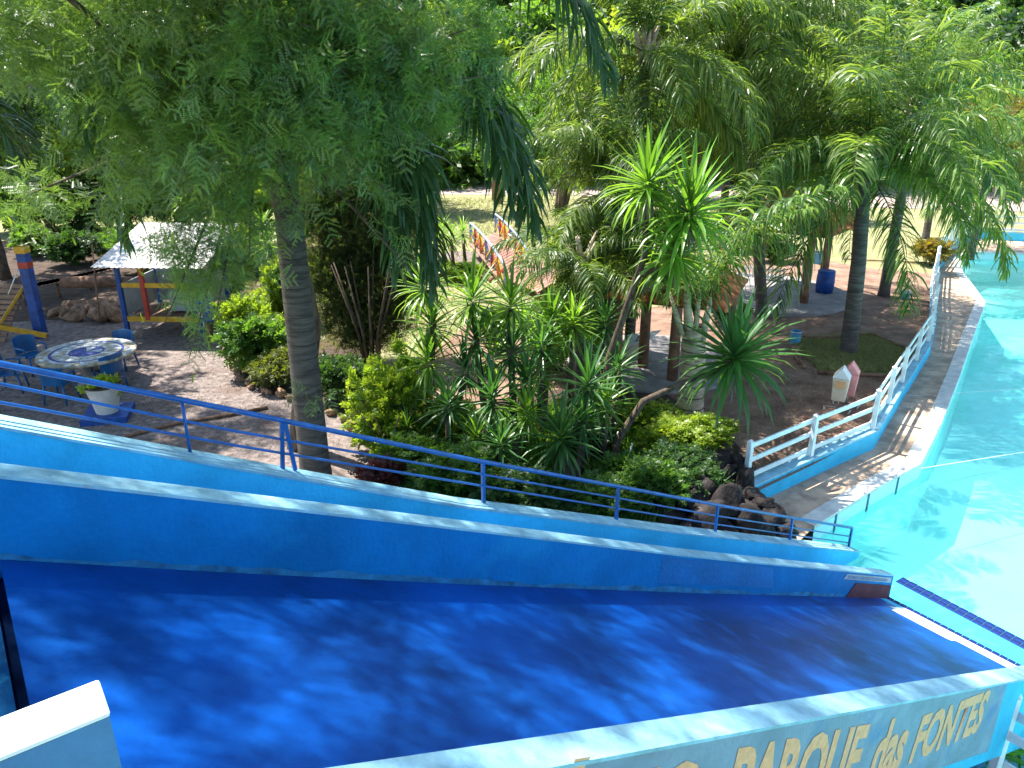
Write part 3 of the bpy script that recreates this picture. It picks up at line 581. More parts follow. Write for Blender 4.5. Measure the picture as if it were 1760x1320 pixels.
def trunk_mb(path, rad, n=14, wob=.0):
    pts = []; rr = []; k = len(path)
    for i in range(k - 1):
        for s in range(5):
            f = s / 5; pts.append(Vector(path[i]).lerp(Vector(path[i + 1]), f)); rr.append(rad[i] + (rad[i + 1] - rad[i]) * f)
    pts.append(Vector(path[-1])); rr.append(rad[-1]); rr = [r * (1 + random.uniform(-wob, wob)) for r in rr]
    return MB().tube(pts, rr, n)
def palm(name, label, base, top, r0, r1, L=3.2, nf=20, m='palm', bark='bark_palm', els=None, group='queen palms', azs=None, rings=True, shaft=True, sc=1.0):
    root = thing(name, label, 'palm tree', base, group)
    base = Vector(base); top = Vector(top); mid = base.lerp(top, .5) + Vector((random.uniform(-.05, .05), random.uniform(-.05, .05), 0))
    trunk_mb([base - Vector((0, 0, .1)), base + (top - base) * .05, mid, top], [r0 * 1.18, r0, (r0 + r1) / 2, r1], 20, .015).build('trunk', M[bark], root)
    if rings:
        b = MB(); H_ = (top - base).length; k = int(H_ / .22)
        for i in range(1, k):
            f = i / k; q = base.lerp(mid, f * 2) if f < .5 else mid.lerp(top, f * 2 - 1); rr = r0 + (r1 - r0) * f
            b.tube([q + Vector((0, 0, -.008)), q + Vector((0, 0, .008))], [rr * 1.015, rr * 1.015], 20)
        stuff(b.build('trunk_rings', M['ring'], root))
    if shaft:
        b = MB()
        for i in range(9):
            a = i * 2.39; d = Vector((math.cos(a), math.sin(a), 0)); q = top + Vector((0, 0, -.25 + .06 * i)) + d * r1 * .7
            b.tube([q, q + d * .12 + Vector((0, 0, .35)), q + d * .24 + Vector((0, 0, .62))], [.07, .05, .02], 6)
        b.build('leaf_bases', M['bark_pale'], root)
    fs = frond_set(m, L)
    for i in range(nf):
        e = (i / nf) * 5.6 if els is None else els[i % len(els)]
        az = i * 2.399 + random.uniform(-.2, .2) if azs is None else azs[i % len(azs)] + random.uniform(-.12, .12)
        o = bpy.data.objects.new('frond', fs[min(6, int(e))]); C.objects.link(o); o.parent = root
        o.location = top - base + Vector((0, 0, .25 - .06 * e)); o.rotation_euler = (random.uniform(-.08, .08), random.uniform(-.2, .2), az); s_ = sc * random.uniform(.86, 1.12); o.scale = (s_, s_, s_)
    return root
# blade templates
def blade_tpl(seg=4, w=.045, bend=.35):
    V = []; Fc = []; y = z = 0; a = 0
    W_ = [.5, 1, .95, .6, .02]
    for i in range(seg + 1):
        ww = w * W_[min(i, 4)]; V += [(-ww, y, z + ww * .5), (0, y, z), (ww, y, z + ww * .5)]
        y += math.cos(a) / seg; z += math.sin(a) / seg; a -= bend / seg * (i + .5)
    for i in range(seg):
        b = i * 3; Fc += [(b, b + 1, b + 4, b + 3), (b + 1, b + 2, b + 5, b + 4)]
    return np.array(V), np.array(Fc)
BL = [blade_tpl(4, .044, .08), blade_tpl(4, .042, .25), blade_tpl(4, .040, .55)]
BLM = {}
def blade_obj_mesh(m, k):
    if (m, k) not in BLM:
        V, Fc = BL[k]; me = npmesh('leaf', V, Fc, [.3 + .2 * k] * len(Fc), True); me.materials.append(M[m]); BLM[(m, k)] = me
    return BLM[(m, k)]
def rosette_dirs(n, rg, lo=-.9, hi=1.45):
    i = np.arange(n) + .5; el = lo + (hi - lo) * (1 - (i / n) ** .8) ; az = i * 2.399 + rg.normal(0, .15, n)
    el = el[::-1] if False else el
    return np.stack([np.cos(az) * np.cos(el), np.sin(az) * np.cos(el), np.sin(el)], 1), el
def rosette(root, c, r, m='yucca', n=70, seed=0, single=True, lo=-.75, tilt=None):
    rg = np.random.default_rng(seed + 11); D, el = rosette_dirs(n, rg, lo)
    base = Vector(c) - root.location
    if single:
        for i in range(n):
            d = Vector(D[i]);
            if tilt: d = (d + Vector(tilt)).normalized()
            k = 0 if el[i] > .7 else (1 if el[i] > .1 else 2)
            o = bpy.data.objects.new('leaf', blade_obj_mesh(m, k)); C.objects.link(o); o.parent = root
            q = d.to_track_quat('Y', 'Z'); o.rotation_mode = 'QUATERNION'; o.rotation_quaternion = q; o.location = base + d * .03 + Vector((0, 0, .10 * el[i]))
            s_ = r * rg.uniform(.78, 1.1); o.scale = (s_ * 1.0, s_, s_)
    else:
        V, Fc, T = scatter(BL[1][0], BL[1][1], np.tile(np.array(base), (n, 1)) + D * .03 + np.outer(el, [0, 0, .1]), D, r * rg.uniform(.78, 1.1, n), np.zeros(n), rg=rg)
        me = npmesh('leaf_rosette', V, Fc, T, True); stuff(link('leaf_rosette', me, M[m], root))
    # withered skirt
    ns = n // 3; az = rg.random(ns) * 6.28; dd = np.stack([np.cos(az) * .35, np.sin(az) * .35, -np.ones(ns)], 1)
    V, Fc, T = scatter(BL[0][0], BL[0][1], np.tile(np.array(base), (ns, 1)) + rg.normal(0, .03, (ns, 3)) + [0, 0, -.08], dd, r * .55 * rg.uniform(.6, 1.1, ns), rg=rg)
    stuff(link('dead_leaf_skirt', npmesh('skirt', V, Fc, T), M['dead'], root))
def crown_mesh(name, tpl, size, dens, seed, m, nb=14, flat=.8, holes=.4, droop=.25):
    rg = np.random.default_rng(seed); bl = []
    for i in range(nb):
        u = rg.normal(size=3); u /= np.linalg.norm(u); r = rg.uniform(.35, .68); s_ = rg.uniform(.30, .46)
        bl.append((u[0] * r, u[1] * r, u[2] * r * flat, s_, s_, s_ * .8))
    V, Fc, T = blobs_cloud(bl, dens, tpl, size, rg, droop=droop, holes=holes)
    me = npmesh(name, V, Fc, T); me.materials.append(M[m]); return me
CM = {}
def crown_of(kind, m, v):
    key = (kind, m, v)
    if key not in CM:
        tpl, size, dens, nb, hl, dr = {'broad': (SP_MED, .17, 190, 16, .45, .3), 'fine': (SP_FINE, .18, 230, 16, .5, .1), 'bush': (SP_BROAD, .26, 130, 12, .25, .0), 'far': (SP_BIG, .16, 210, 18, .45, .25)}[kind]
        CM[key] = crown_mesh('crown', tpl, size, dens, 31 + v * 17 + len(m) * 3, m, nb, holes=hl, droop=dr)
    return CM[key]
def tree(name, label, base, h, r, m='mid', kind='broad', v=0, group=None, lean=(0, 0), tr=.12, rz=None, zc=None, hr=1.0, cat='tree', nst=1, limbs=5):
    base = Vector(base); root = thing(name, label, cat, base, group)
    top = base + Vector((lean[0], lean[1], (zc if zc else h - r * hr)))
    for k in range(nst):
        a = k * 2.4; e = Vector((math.cos(a), math.sin(a), 0)) * (.0 if nst == 1 else .35 * r)
        trunk_mb([base - Vector((0, 0, .05)) + e * .15, base.lerp(top, .45) + Vector((random.uniform(-.12, .12), random.uniform(-.12, .12), 0)) * h * .25 + e * .5, top + e], [tr, tr * .8, tr * .45], 8, .08).build('trunk', M['bark'], root)
    for k in range(limbs):
        a = k * 2.1 + v; s0 = base.lerp(top, random.uniform(.6, .95)); e0 = top + Vector((math.cos(a) * r * .7, math.sin(a) * r * .7, random.uniform(-.1, .6) * r))
        MB().tube([s0, s0.lerp(e0, .5) + Vector((0, 0, .12 * r)), e0], [tr * .42, tr * .25, tr * .08], 6).build('branch', M['bark'], root)
    o = bpy.data.objects.new('crown', crown_of(kind, m, v)); C.objects.link(o); o.parent = root; stuff(o)
    o.location = top - base + Vector((0, 0, r * .15)); o.scale = (r * 1.35, r * 1.35, r * hr * 1.35); o.rotation_euler = (0, 0, random.uniform(0, 6.28) if rz is None else rz)
    return root
def shrub(label, base, r, h, m='mid', v=0, kind='bush', group=None, cat='shrub', name='shrub', stems=5):
    base = Vector(base); root = thing(name, label, cat, base, group)
    for k in range(stems):
        a = k * 2.4 + v; MB().tube([base + Vector((math.cos(a) * .04, math.sin(a) * .04, -.03)), base + Vector((math.cos(a) * r * .3, math.sin(a) * r * .3, h * .4)), base + Vector((math.cos(a) * r * .55, math.sin(a) * r * .55, h * .75))], [.018, .012, .005], 5).build('stem', M['bark'], root)
    o = bpy.data.objects.new('foliage', crown_of(kind, m, v)); C.objects.link(o); o.parent = root; stuff(o)
    o.location = (0, 0, h * .56); o.scale = (r * 1.25, r * 1.25, h * .62); o.rotation_euler = (0, 0, random.uniform(0, 6.28)); return root

# ------------------------------------------------------------------ the big feathery tree over the slide
ft = thing('feathery_tree', 'large feathery-leaved tree whose drooping crown fills the upper left', 'tree', (-3.95, 12.9, 0))
stem = [Vector((-3.95, 12.9, -.05)), dp(535, 560, 12.6), dp(497, 390, 12.3), dp(450, 262, 11.8), dp(405, 110, 11.2), dp(380, -60, 10.6)]
trunk_mb(stem, [.20, .17, .15, .13, .10, .06], 12, .05).build('trunk', M['bark'], ft)
BLB = []
for (u, v, Y, r) in [(40, 40, 10, .85), (150, 60, 9.6, .8), (270, 50, 9.4, .8), (390, 50, 9.2, .8), (510, 40, 9.2, .8), (630, 40, 9.6, .8), (745, 70, 10, .75), (200, 150, 9.8, .7), (310, 160, 9.2, .7), (430, 150, 9, .75), (540, 150, 9.2, .7), (650, 150, 9.6, .75), (755, 140, 10.2, .6),
                     (250, 240, 9.6, .65), (185, 240, 10.4, .4), (360, 250, 9.2, .65), (470, 240, 9.0, .5), (580, 225, 9.4, .5), (60, 330, 11.4, .45),
                     (300, 335, 9.8, .5), (400, 340, 9.4, .5), (335, 430, 9.9, .5), (385, 470, 10.0, .42), (310, 490, 10.2, .36), (345, 540, 10.2, .2), (430, 395, 9.6, .28), (500, 330, 9.4, .24), (210, 330, 10.3, .34), (625, 300, 9.8, .24), (655, 410, 9.9, .24), (790, 60, 10.8, .5), (800, 170, 10.8, .38), (730, 120, 10.4, .6), (560, 90, 10, .8), (340, 100, 10, .8), (130, 90, 10.8, .6), (450, 180, 10, .8), (250, 180, 10.2, .8), (600, 190, 10.4, .8)]:
    p = dp(u, v, Y); BLB.append((p.x, p.y, p.z, r, r, r * .8))
over = []                                      # the crown goes on above the slide, out of the top of the picture
for (x, y, z, r) in [(-3.5, 8.8, 8.4, 1.1), (-2, 8.4, 9.0, 1.0), (-.5, 8.8, 9.2, .8), (-4.8, 8.2, 8.8, 1.0), (-3.2, 7.4, 9.4, .75), (-1.6, 10, 9.5, .9), (-6.5, 7.6, 8.2, .9), (-5.2, 6.4, 8.6, .8), (-4.0, 6.6, 9.4, .9), (-2.9, 6.0, 8.8, .7), (-6.2, 5.4, 8.6, .8), (-3.6, 5.2, 9.0, .7), (-1.9, 7.2, 9.6, .8), (-.6, 10.6, 9.8, 1.0), (.6, 9.6, 9.8, .8), (-1.6, 9.0, 10.4, .9), (-7.4, 9, 8.6, 1.1), (-4.7, 4.5, 9.2, .9), (-5.8, 4.1, 9.0, .9), (-3.2, 4.2, 9.4, .8), (-2.3, 5.3, 9.7, .8), (-1.1, 6.2, 10, .9), (0, 7.2, 10.1, .9), (-6.6, 4.6, 9, .8), (-9.5, 17, 9.5, 1.2), (-12.2, 16, 9, 1.2), (-11, 14, 9, 1.0), (1.2, 8.2, 10.2, .8)]: over.append((x, y, z, r, r, r * .7))
rg = np.random.default_rng(5)
for nm, bl, dn in (('crown', BLB, 150), ('upper_crown', over, 88)):
    V, Fc, T = spray_cloud(bl, dn, .33 if nm == 'crown' else .42, rg, BIPS, gap=.45 if nm == 'crown' else .35)
    stuff(link(nm, npmesh(nm, V - np.array(ft.location), Fc, T), M['feather'], ft))
V, Fc, T = scatter(BIP[0], BIP[1], np.array([dp(520 + i * 6, 668 + (i % 3) * 6, 11.0) for i in range(7)]), rg.normal(0, .4, (7, 3)) + [.2, -.3, -.4], np.full(7, .34), rg=rg)
stuff(link('crown', npmesh('low_sprig', V - np.array(ft.location), Fc, T), M['feather'], ft))
for i, bl in enumerate(BLB + over):
    s0 = stem[3 + (i % 3)] if bl[2] > 5.5 else stem[3]; e0 = Vector(bl[:3]); mid = s0.lerp(e0, .5) + Vector((0, 0, .35))
    MB().tube([s0, mid, e0, e0 + (e0 - mid) * .4], [.045, .03, .014, .005], 6).build('branch', M['bark'], ft)
# seed pods
rp = np.random.default_rng(9); pts = np.array([BLB[k][:3] for k in rp.integers(0, len(BLB), 150)]) + rp.normal(0, .35, (150, 3)); pts[:, 1] -= .3
pod = np.array([(-.1, 0, 0), (.0, -.15, 0), (.1, 0, 0), (.11, .7, 0), (0, 1, 0), (-.11, .7, 0)]); pf = np.array([(0, 1, 2, 3), (0, 3, 4, 5)])
V, Fc, T = scatter(pod, pf, pts, np.tile([0., 0, -1], (150, 1)) + rp.normal(0, .2, (150, 3)), rp.uniform(.09, .14, 150), rp.random(150) * 3, rg=rp)
stuff(link('seed_pods', npmesh('pods', V - np.array(ft.location), Fc, T), M['bright'], ft))

# ------------------------------------------------------------------ palms
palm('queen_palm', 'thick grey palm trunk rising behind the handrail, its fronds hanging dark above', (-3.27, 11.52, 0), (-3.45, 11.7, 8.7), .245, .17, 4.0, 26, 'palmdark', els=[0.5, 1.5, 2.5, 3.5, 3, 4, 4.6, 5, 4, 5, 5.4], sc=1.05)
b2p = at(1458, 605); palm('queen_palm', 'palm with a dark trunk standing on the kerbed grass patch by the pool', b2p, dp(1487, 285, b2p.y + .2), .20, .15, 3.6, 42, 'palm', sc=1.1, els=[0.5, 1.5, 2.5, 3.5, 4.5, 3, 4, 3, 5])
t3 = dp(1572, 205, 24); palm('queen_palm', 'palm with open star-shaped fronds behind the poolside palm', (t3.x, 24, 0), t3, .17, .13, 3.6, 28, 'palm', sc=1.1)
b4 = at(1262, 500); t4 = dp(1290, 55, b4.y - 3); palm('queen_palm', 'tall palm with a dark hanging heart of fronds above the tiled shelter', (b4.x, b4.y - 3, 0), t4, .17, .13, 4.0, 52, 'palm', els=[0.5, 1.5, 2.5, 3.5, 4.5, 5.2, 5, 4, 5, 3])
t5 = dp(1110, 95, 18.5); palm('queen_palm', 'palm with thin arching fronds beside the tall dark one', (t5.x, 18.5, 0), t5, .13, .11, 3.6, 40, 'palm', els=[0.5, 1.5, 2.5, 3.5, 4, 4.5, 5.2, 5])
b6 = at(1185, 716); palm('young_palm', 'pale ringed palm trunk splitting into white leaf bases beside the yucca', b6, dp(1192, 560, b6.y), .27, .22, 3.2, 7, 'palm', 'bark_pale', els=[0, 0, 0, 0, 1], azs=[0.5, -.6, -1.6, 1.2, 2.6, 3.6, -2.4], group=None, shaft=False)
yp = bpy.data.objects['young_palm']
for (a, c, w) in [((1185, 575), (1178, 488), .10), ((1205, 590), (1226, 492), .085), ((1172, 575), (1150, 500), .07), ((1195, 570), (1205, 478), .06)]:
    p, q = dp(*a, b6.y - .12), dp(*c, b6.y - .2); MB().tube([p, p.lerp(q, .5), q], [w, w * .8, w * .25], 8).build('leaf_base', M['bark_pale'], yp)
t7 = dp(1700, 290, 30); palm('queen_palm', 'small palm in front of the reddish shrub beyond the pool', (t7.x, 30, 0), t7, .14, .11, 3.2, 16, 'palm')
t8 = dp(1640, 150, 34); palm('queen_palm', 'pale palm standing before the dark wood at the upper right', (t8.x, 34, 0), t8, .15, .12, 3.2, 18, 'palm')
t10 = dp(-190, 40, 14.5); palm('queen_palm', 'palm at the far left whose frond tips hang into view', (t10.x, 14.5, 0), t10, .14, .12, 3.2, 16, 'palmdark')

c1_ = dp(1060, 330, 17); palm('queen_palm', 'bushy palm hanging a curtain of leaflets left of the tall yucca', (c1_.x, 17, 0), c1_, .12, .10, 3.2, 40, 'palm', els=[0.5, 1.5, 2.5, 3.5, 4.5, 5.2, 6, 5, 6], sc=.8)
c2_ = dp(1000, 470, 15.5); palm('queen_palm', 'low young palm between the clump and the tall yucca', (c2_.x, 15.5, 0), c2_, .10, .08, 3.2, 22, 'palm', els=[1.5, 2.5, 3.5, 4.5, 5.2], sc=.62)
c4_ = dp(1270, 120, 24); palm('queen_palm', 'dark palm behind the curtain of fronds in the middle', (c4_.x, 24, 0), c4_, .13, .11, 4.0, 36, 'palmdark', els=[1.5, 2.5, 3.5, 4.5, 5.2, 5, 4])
bp0 = bpy.data.objects['queen_palm']
for az, sc_, e in [(-1.6, 1.35, 6), (-1.8, 1.45, 6), (-2.0, 1.35, 6), (-1.9, 1.5, 6), (-1.7, 1.25, 6), (-2.15, 1.4, 6), (-1.75, 1.55, 5), (-1.6, 1.5, 5), (-1.85, 1.45, 5), (-1.7, 1.5, 4), (-1.6, 1.45, 3), (1.4, 1.1, 6), (1.7, 1.1, 5), (1.55, 1.0, 6), (2.0, 1.3, 6)]:
    o = bpy.data.objects.new('frond', frond_set('palmdark', 4.0)[e]); C.objects.link(o); o.parent = bp0; o.location = (-.18, .18, 8.75); o.rotation_euler = (0, 0, az); o.scale = (sc_,) * 3
# ------------------------------------------------------------------ yuccas and dracaenas
def yucca(label, base, heads, stems, m='yucca', single=True, n=64, group='yuccas in the central bed'):
    root = thing('yucca', label, 'yucca', base, group)
    for s_ in stems:
        k = len(s_); MB().tube(s_, [.075 - .03 * i / max(1, k - 1) for i in range(k)], 8).build('stem', M['bark'], root)
    for i, (c, r, mm_) in enumerate(heads): rosette(root, c, r * (1.22 if single else 1.15), mm_ or m, n, int(c[0] * 91 + c[2] * 37) % 997, single)
    return root
def g(u, v, z=0): return at(u, v, z)
b0 = g(1035, 790)
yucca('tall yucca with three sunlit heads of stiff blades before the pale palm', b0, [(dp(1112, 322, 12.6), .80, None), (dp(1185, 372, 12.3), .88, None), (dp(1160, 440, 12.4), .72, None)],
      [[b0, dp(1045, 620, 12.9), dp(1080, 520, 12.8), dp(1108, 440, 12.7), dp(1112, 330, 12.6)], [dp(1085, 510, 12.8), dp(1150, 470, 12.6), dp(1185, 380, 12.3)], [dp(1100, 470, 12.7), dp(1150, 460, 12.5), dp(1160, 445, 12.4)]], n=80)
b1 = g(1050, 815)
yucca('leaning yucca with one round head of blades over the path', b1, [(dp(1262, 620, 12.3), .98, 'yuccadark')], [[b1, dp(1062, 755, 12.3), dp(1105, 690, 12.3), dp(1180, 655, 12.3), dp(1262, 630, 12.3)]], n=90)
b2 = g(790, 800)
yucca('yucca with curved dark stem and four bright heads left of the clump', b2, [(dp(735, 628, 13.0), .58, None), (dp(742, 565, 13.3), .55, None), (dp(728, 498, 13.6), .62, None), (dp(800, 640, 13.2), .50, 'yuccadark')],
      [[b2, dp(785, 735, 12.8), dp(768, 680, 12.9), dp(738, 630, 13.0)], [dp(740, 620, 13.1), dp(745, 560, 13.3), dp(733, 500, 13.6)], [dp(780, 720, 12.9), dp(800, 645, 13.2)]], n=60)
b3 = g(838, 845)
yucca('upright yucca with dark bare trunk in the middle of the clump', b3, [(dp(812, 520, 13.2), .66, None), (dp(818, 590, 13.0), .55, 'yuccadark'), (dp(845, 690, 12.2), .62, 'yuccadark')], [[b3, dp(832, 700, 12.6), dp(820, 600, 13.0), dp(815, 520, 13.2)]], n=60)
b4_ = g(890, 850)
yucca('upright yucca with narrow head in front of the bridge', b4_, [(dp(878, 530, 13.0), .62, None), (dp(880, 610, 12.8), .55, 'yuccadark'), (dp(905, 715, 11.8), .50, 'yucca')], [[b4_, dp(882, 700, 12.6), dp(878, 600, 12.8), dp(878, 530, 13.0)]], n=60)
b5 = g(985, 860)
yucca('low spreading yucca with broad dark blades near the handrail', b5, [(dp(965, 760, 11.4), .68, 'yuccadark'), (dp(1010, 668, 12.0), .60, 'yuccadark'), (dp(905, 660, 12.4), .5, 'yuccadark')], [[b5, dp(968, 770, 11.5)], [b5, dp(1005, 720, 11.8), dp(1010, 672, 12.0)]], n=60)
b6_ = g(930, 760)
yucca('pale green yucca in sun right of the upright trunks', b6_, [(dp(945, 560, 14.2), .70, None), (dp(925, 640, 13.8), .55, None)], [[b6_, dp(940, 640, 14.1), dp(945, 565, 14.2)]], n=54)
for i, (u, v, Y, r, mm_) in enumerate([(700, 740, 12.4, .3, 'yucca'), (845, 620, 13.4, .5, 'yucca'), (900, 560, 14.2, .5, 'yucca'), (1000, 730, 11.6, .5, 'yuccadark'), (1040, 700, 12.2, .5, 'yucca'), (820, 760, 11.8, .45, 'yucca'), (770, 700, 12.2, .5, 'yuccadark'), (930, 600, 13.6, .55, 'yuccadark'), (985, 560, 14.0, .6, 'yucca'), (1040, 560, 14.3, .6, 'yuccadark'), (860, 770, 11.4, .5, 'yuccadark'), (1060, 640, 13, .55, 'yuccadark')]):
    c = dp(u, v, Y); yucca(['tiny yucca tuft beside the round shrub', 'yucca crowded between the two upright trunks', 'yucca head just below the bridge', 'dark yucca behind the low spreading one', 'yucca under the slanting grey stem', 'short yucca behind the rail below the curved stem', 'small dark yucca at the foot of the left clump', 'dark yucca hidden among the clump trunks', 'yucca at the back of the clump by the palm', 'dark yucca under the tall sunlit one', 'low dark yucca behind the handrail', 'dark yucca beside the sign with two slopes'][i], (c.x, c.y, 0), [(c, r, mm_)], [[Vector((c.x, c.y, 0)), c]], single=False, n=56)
for i, (u, v, Y, z) in enumerate([(760, 398, 27, 0), (775, 412, 26.5, 0), (795, 402, 27.4, 0), (750, 420, 26, 0), (915, 390, 31, 0), (452, 395, 22, 0), (462, 420, 21, 0), (965, 300, 40, 0), (310, 350, 26, 0)]):
    c = dp(u, v, Y); yucca(['thin-stemmed dracaena left of the bridge, first from the left', 'thin-stemmed dracaena left of the bridge with tall head', 'thin-stemmed dracaena touching the bridge rail', 'lowest thin-stemmed dracaena by the small path', 'dark spiky dracaena on the lawn right of the bridge', 'sunlit dracaena left of the thick palm trunk', 'lower dracaena left of the thick palm trunk', 'dark dracaena by the road', 'dracaena in the shade above the play hut'][i], (c.x, c.y, 0), [(c, .55, 'yucca')], [[Vector((c.x + .1, c.y, 0)), c]], single=False, n=44, group='dracaenas on the lawn')
# agaves by the pool side
for i, (u, v, r, mm_) in enumerate([(1556, 505, .45, 'yuccadark'), (1712, 1310, .45, 'yucca'), (1668, 1318, .4, 'yucca'), (1745, 1290, .4, 'yuccadark'), (560, 640, .4, 'yucca'), (1230, 860, .4, 'yuccadark')]):
    zz = -.35 if v > 1200 else 0; c = at(u, v, zz); c = Vector((c.x, c.y, zz))
    root = thing('agave', ['bluish agave beyond the poolside grass patch', 'green agave in the corner by the white fence', 'small agave under the lettered wall', 'dark agave at the right edge by the fence', 'agave behind the thick palm trunk', 'agave beside the rock pile'][i], 'agave', c)
    rosette(root, c + Vector((0, 0, .08)), r, mm_, 34, i * 31, False, lo=-.1)

# ------------------------------------------------------------------ trees and shrubs of the garden
ct = at(640, 645)
root = thing('thuja_tree', 'dark brownish-green bushy tree with many thin stems behind the round shrub', 'tree', ct)
for k in range(9):
    a = k * .7; e = Vector((math.cos(a), math.sin(a) * .5, 0)); MB().tube([ct + e * .12, ct + e * .25 + Vector((0, 0, 1.0)), ct + e * .75 + Vector((0, 0, 2.6))], [.045, .035, .012], 6).build('trunk', M['bark'], root)
bl = []
for (u, v, Y, r) in [(590, 500, 17.5, .75), (660, 500, 17.6, .7), (620, 430, 18, .8), (570, 400, 18, .7), (670, 410, 18, .75), (600, 340, 18.2, .75), (650, 330, 18.2, .7), (540, 350, 18, .6), (700, 480, 17.5, .4), (560, 470, 17.4, .5), (600, 555, 17.2, .5), (650, 555, 17.2, .5), (690, 540, 17.2, .4), (625, 590, 17, .35), (640, 270, 18.4, .7), (580, 270, 18.4, .7)]:
    p = dp(u, v, Y); bl.append((p.x, p.y, p.z, r, r, r))
V, Fc, T = blobs_cloud(bl, 520, SP_FINE, .32, np.random.default_rng(3), out=.5, droop=-.3, holes=.35)
stuff(link('crown', npmesh('crown', V - np.array(ct), Fc, T), M['thuja'], root))

rb = at(668, 785)
root = thing('round_shrub', 'round bright yellow-green shrub behind the handrail', 'shrub', rb)
for k in range(7):
    a = k * .9; e = Vector((math.cos(a), math.sin(a), 0)); MB().tube([rb + e * .04, rb + e * .2 + Vector((0, 0, .5)), rb + e * .5 + Vector((0, 0, 1.0))], [.022, .016, .008], 6).build('stem', M['bark'], root)
bl = []
for (u, v, Y, r) in [(665, 700, 13, .58), (640, 730, 12.8, .34), (700, 725, 12.8, .38), (640, 680, 13.1, .34), (690, 665, 13.2, .36), (660, 745, 12.6, .34), (716, 690, 13, .3)]:
    p = dp(u, v, Y); bl.append((p.x, p.y, p.z, r, r, r))
V, Fc, T = blobs_cloud(bl, 210, SP_BROAD, .20, np.random.default_rng(4), out=.7, droop=-.25, holes=.2)
V2, F2, T2 = scatter(*SP_BROAD, np.array([dp(u, v, 13.2) for u, v in [(608, 655), (650, 628), (690, 615), (684, 600), (640, 640), (700, 630), (716, 640), (610, 690)] for _ in range(7)]) + rng.normal(0, .06, (56, 3)), rng.normal(0, .3, (56, 3)) + [0, 0, 1], np.full(56, .2))
V = np.concatenate([V, V2]); Fc = np.concatenate([Fc, F2 + len(V) - len(V2)]); T = np.concatenate([T, T2])
stuff(link('foliage', npmesh('foliage', V - np.array(rb), Fc, T), M['bright'], root))

SH = [((445, 640), .75, 1.3, 'mid', 'leafy shrub at the path bend left of the thick palm'), ((425, 590), .6, 1.4, 'bright', 'bright shrub beside the blue litter box'), ((480, 665), .5, .8, 'olive', 'low shrub with pale tips beside the stone border'),
      ((470, 610), .6, .9, 'bright', 'rounded yellow-green shrub left of the thick palm'), ((590, 690), .55, .9, 'deep', 'dark shrub between the palm trunk and the round shrub'), ((495, 560), .6, 1.9, 'bright', 'upright lime shrub touching the thick palm trunk'),
      ((770, 770), .5, .9, 'bright', 'light green shrub right of the round shrub'), ((720, 815), .5, .7, 'mid', 'low green shrub behind the middle handrail post'), ((660, 850), .4, .55, 'redleaf', 'dark red-leaved shrub just behind the handrail'),
      ((800, 845), .6, .8, 'mid', 'green undergrowth shrub behind the handrail, left'), ((870, 865), .55, .6, 'deep', 'dark undergrowth shrub behind the handrail, centre'), ((940, 880), .5, .5, 'deep', 'dark undergrowth shrub below the low yucca'),
      ((1030, 880), .5, .55, 'mid', 'hibiscus shrub behind the handrail'), ((1090, 850), .5, .55, 'mid', 'green shrub beside the thin white pipes'), ((1150, 770), .6, .6, 'bright', 'pale yellow-green ground shrub before the pale palm'),
      ((1210, 760), .5, .45, 'bright', 'low pale shrub beside the rock pile'), ((1105, 730), .5, .5, 'bright', 'sunlit shrub under the leaning yucca stem'), ((1010, 780), .5, .6, 'deep', 'dark shrub under the low yucca'), ((760, 850), .5, .6, 'mid', 'small green shrub by the handrail post'),
      ((1170, 850), .6, .7, 'deep', 'dark creeper on the rock pile'), ((1120, 880), .5, .7, 'mid', 'leafy creeper between the rocks and the handrail'), ((1215, 845), .4, .5, 'deep', 'small dark plant rooted between the rocks'), ((960, 640), .7, 1.6, 'mid', 'green shrub at the back of the clump'), ((1010, 600), .8, 2.2, 'deep', 'dark shrub behind the clump below the palm'), ((860, 600), .5, 1.1, 'mid', 'green shrub between the two upright yuccas'),
      ((260, 470), .9, 1.5, 'mid', 'shrub rising behind the play hut roof'), ((130, 455), .9, 1.1, 'deep', 'dark low shrub behind the wooden walkway'), ((60, 440), .8, 1.2, 'mid', 'shrub behind the climbing frame'), ((200, 440), .7, 1.0, 'mid', 'shrub left of the play hut roof'),
      ((430, 470), .8, 1.7, 'bright', 'lime shrub beyond the play hut'), ((395, 520), .5, 1.2, 'mid', 'shrub behind the blue litter box'), ((1270, 430), .8, 1.3, 'rust', 'yellowish shrub behind the tiled roof'), ((1330, 450), .6, .9, 'deep', 'dark shrub on the round slab edge'),
      ((1250, 560), .5, .8, 'deep', 'shrub behind the pale palm trunk'), ((1600, 455), .6, .9, 'rust', 'yellow-green shrub by the far bend of the fence'), ((800, 480), .7, .5, 'bright', 'low bright plant clump left of the bridge'), ((770, 470), .6, .4, 'bright', 'low plant clump by the small path'),
      ((30, 400), 1.3, 2.6, 'mid', 'tall shrub in the shade at the far left behind the frame'), ((95, 392), 1.3, 2.8, 'bright', 'tall bright shrub behind the low dark shrubs at the far left'), ((165, 395), 1.3, 2.6, 'deep', 'tall dark shrub behind the walkway'), ((240, 390), 1.3, 2.9, 'mid', 'tall shrub behind the hut roof, left part'),
      ((310, 392), 1.3, 2.7, 'deep', 'tall shrub behind the hut roof, right part'), ((400, 395), 1.1, 2.4, 'mid', 'tall shrub between the hut and the lime shrub'), ((465, 380), 1.1, 2.2, 'bright', 'tall yellow-green shrub left of the thick palm, at the back'), ((560, 372), 1.2, 2.3, 'mid', 'tall shrub behind the thuja tree'),
      ((1120, 480), 1.0, 2.2, 'mid', 'shrub rising behind the tall yucca heads'), ((1060, 450), 1.1, 2.0, 'deep', 'dark shrub behind the palm fronds in the middle')]
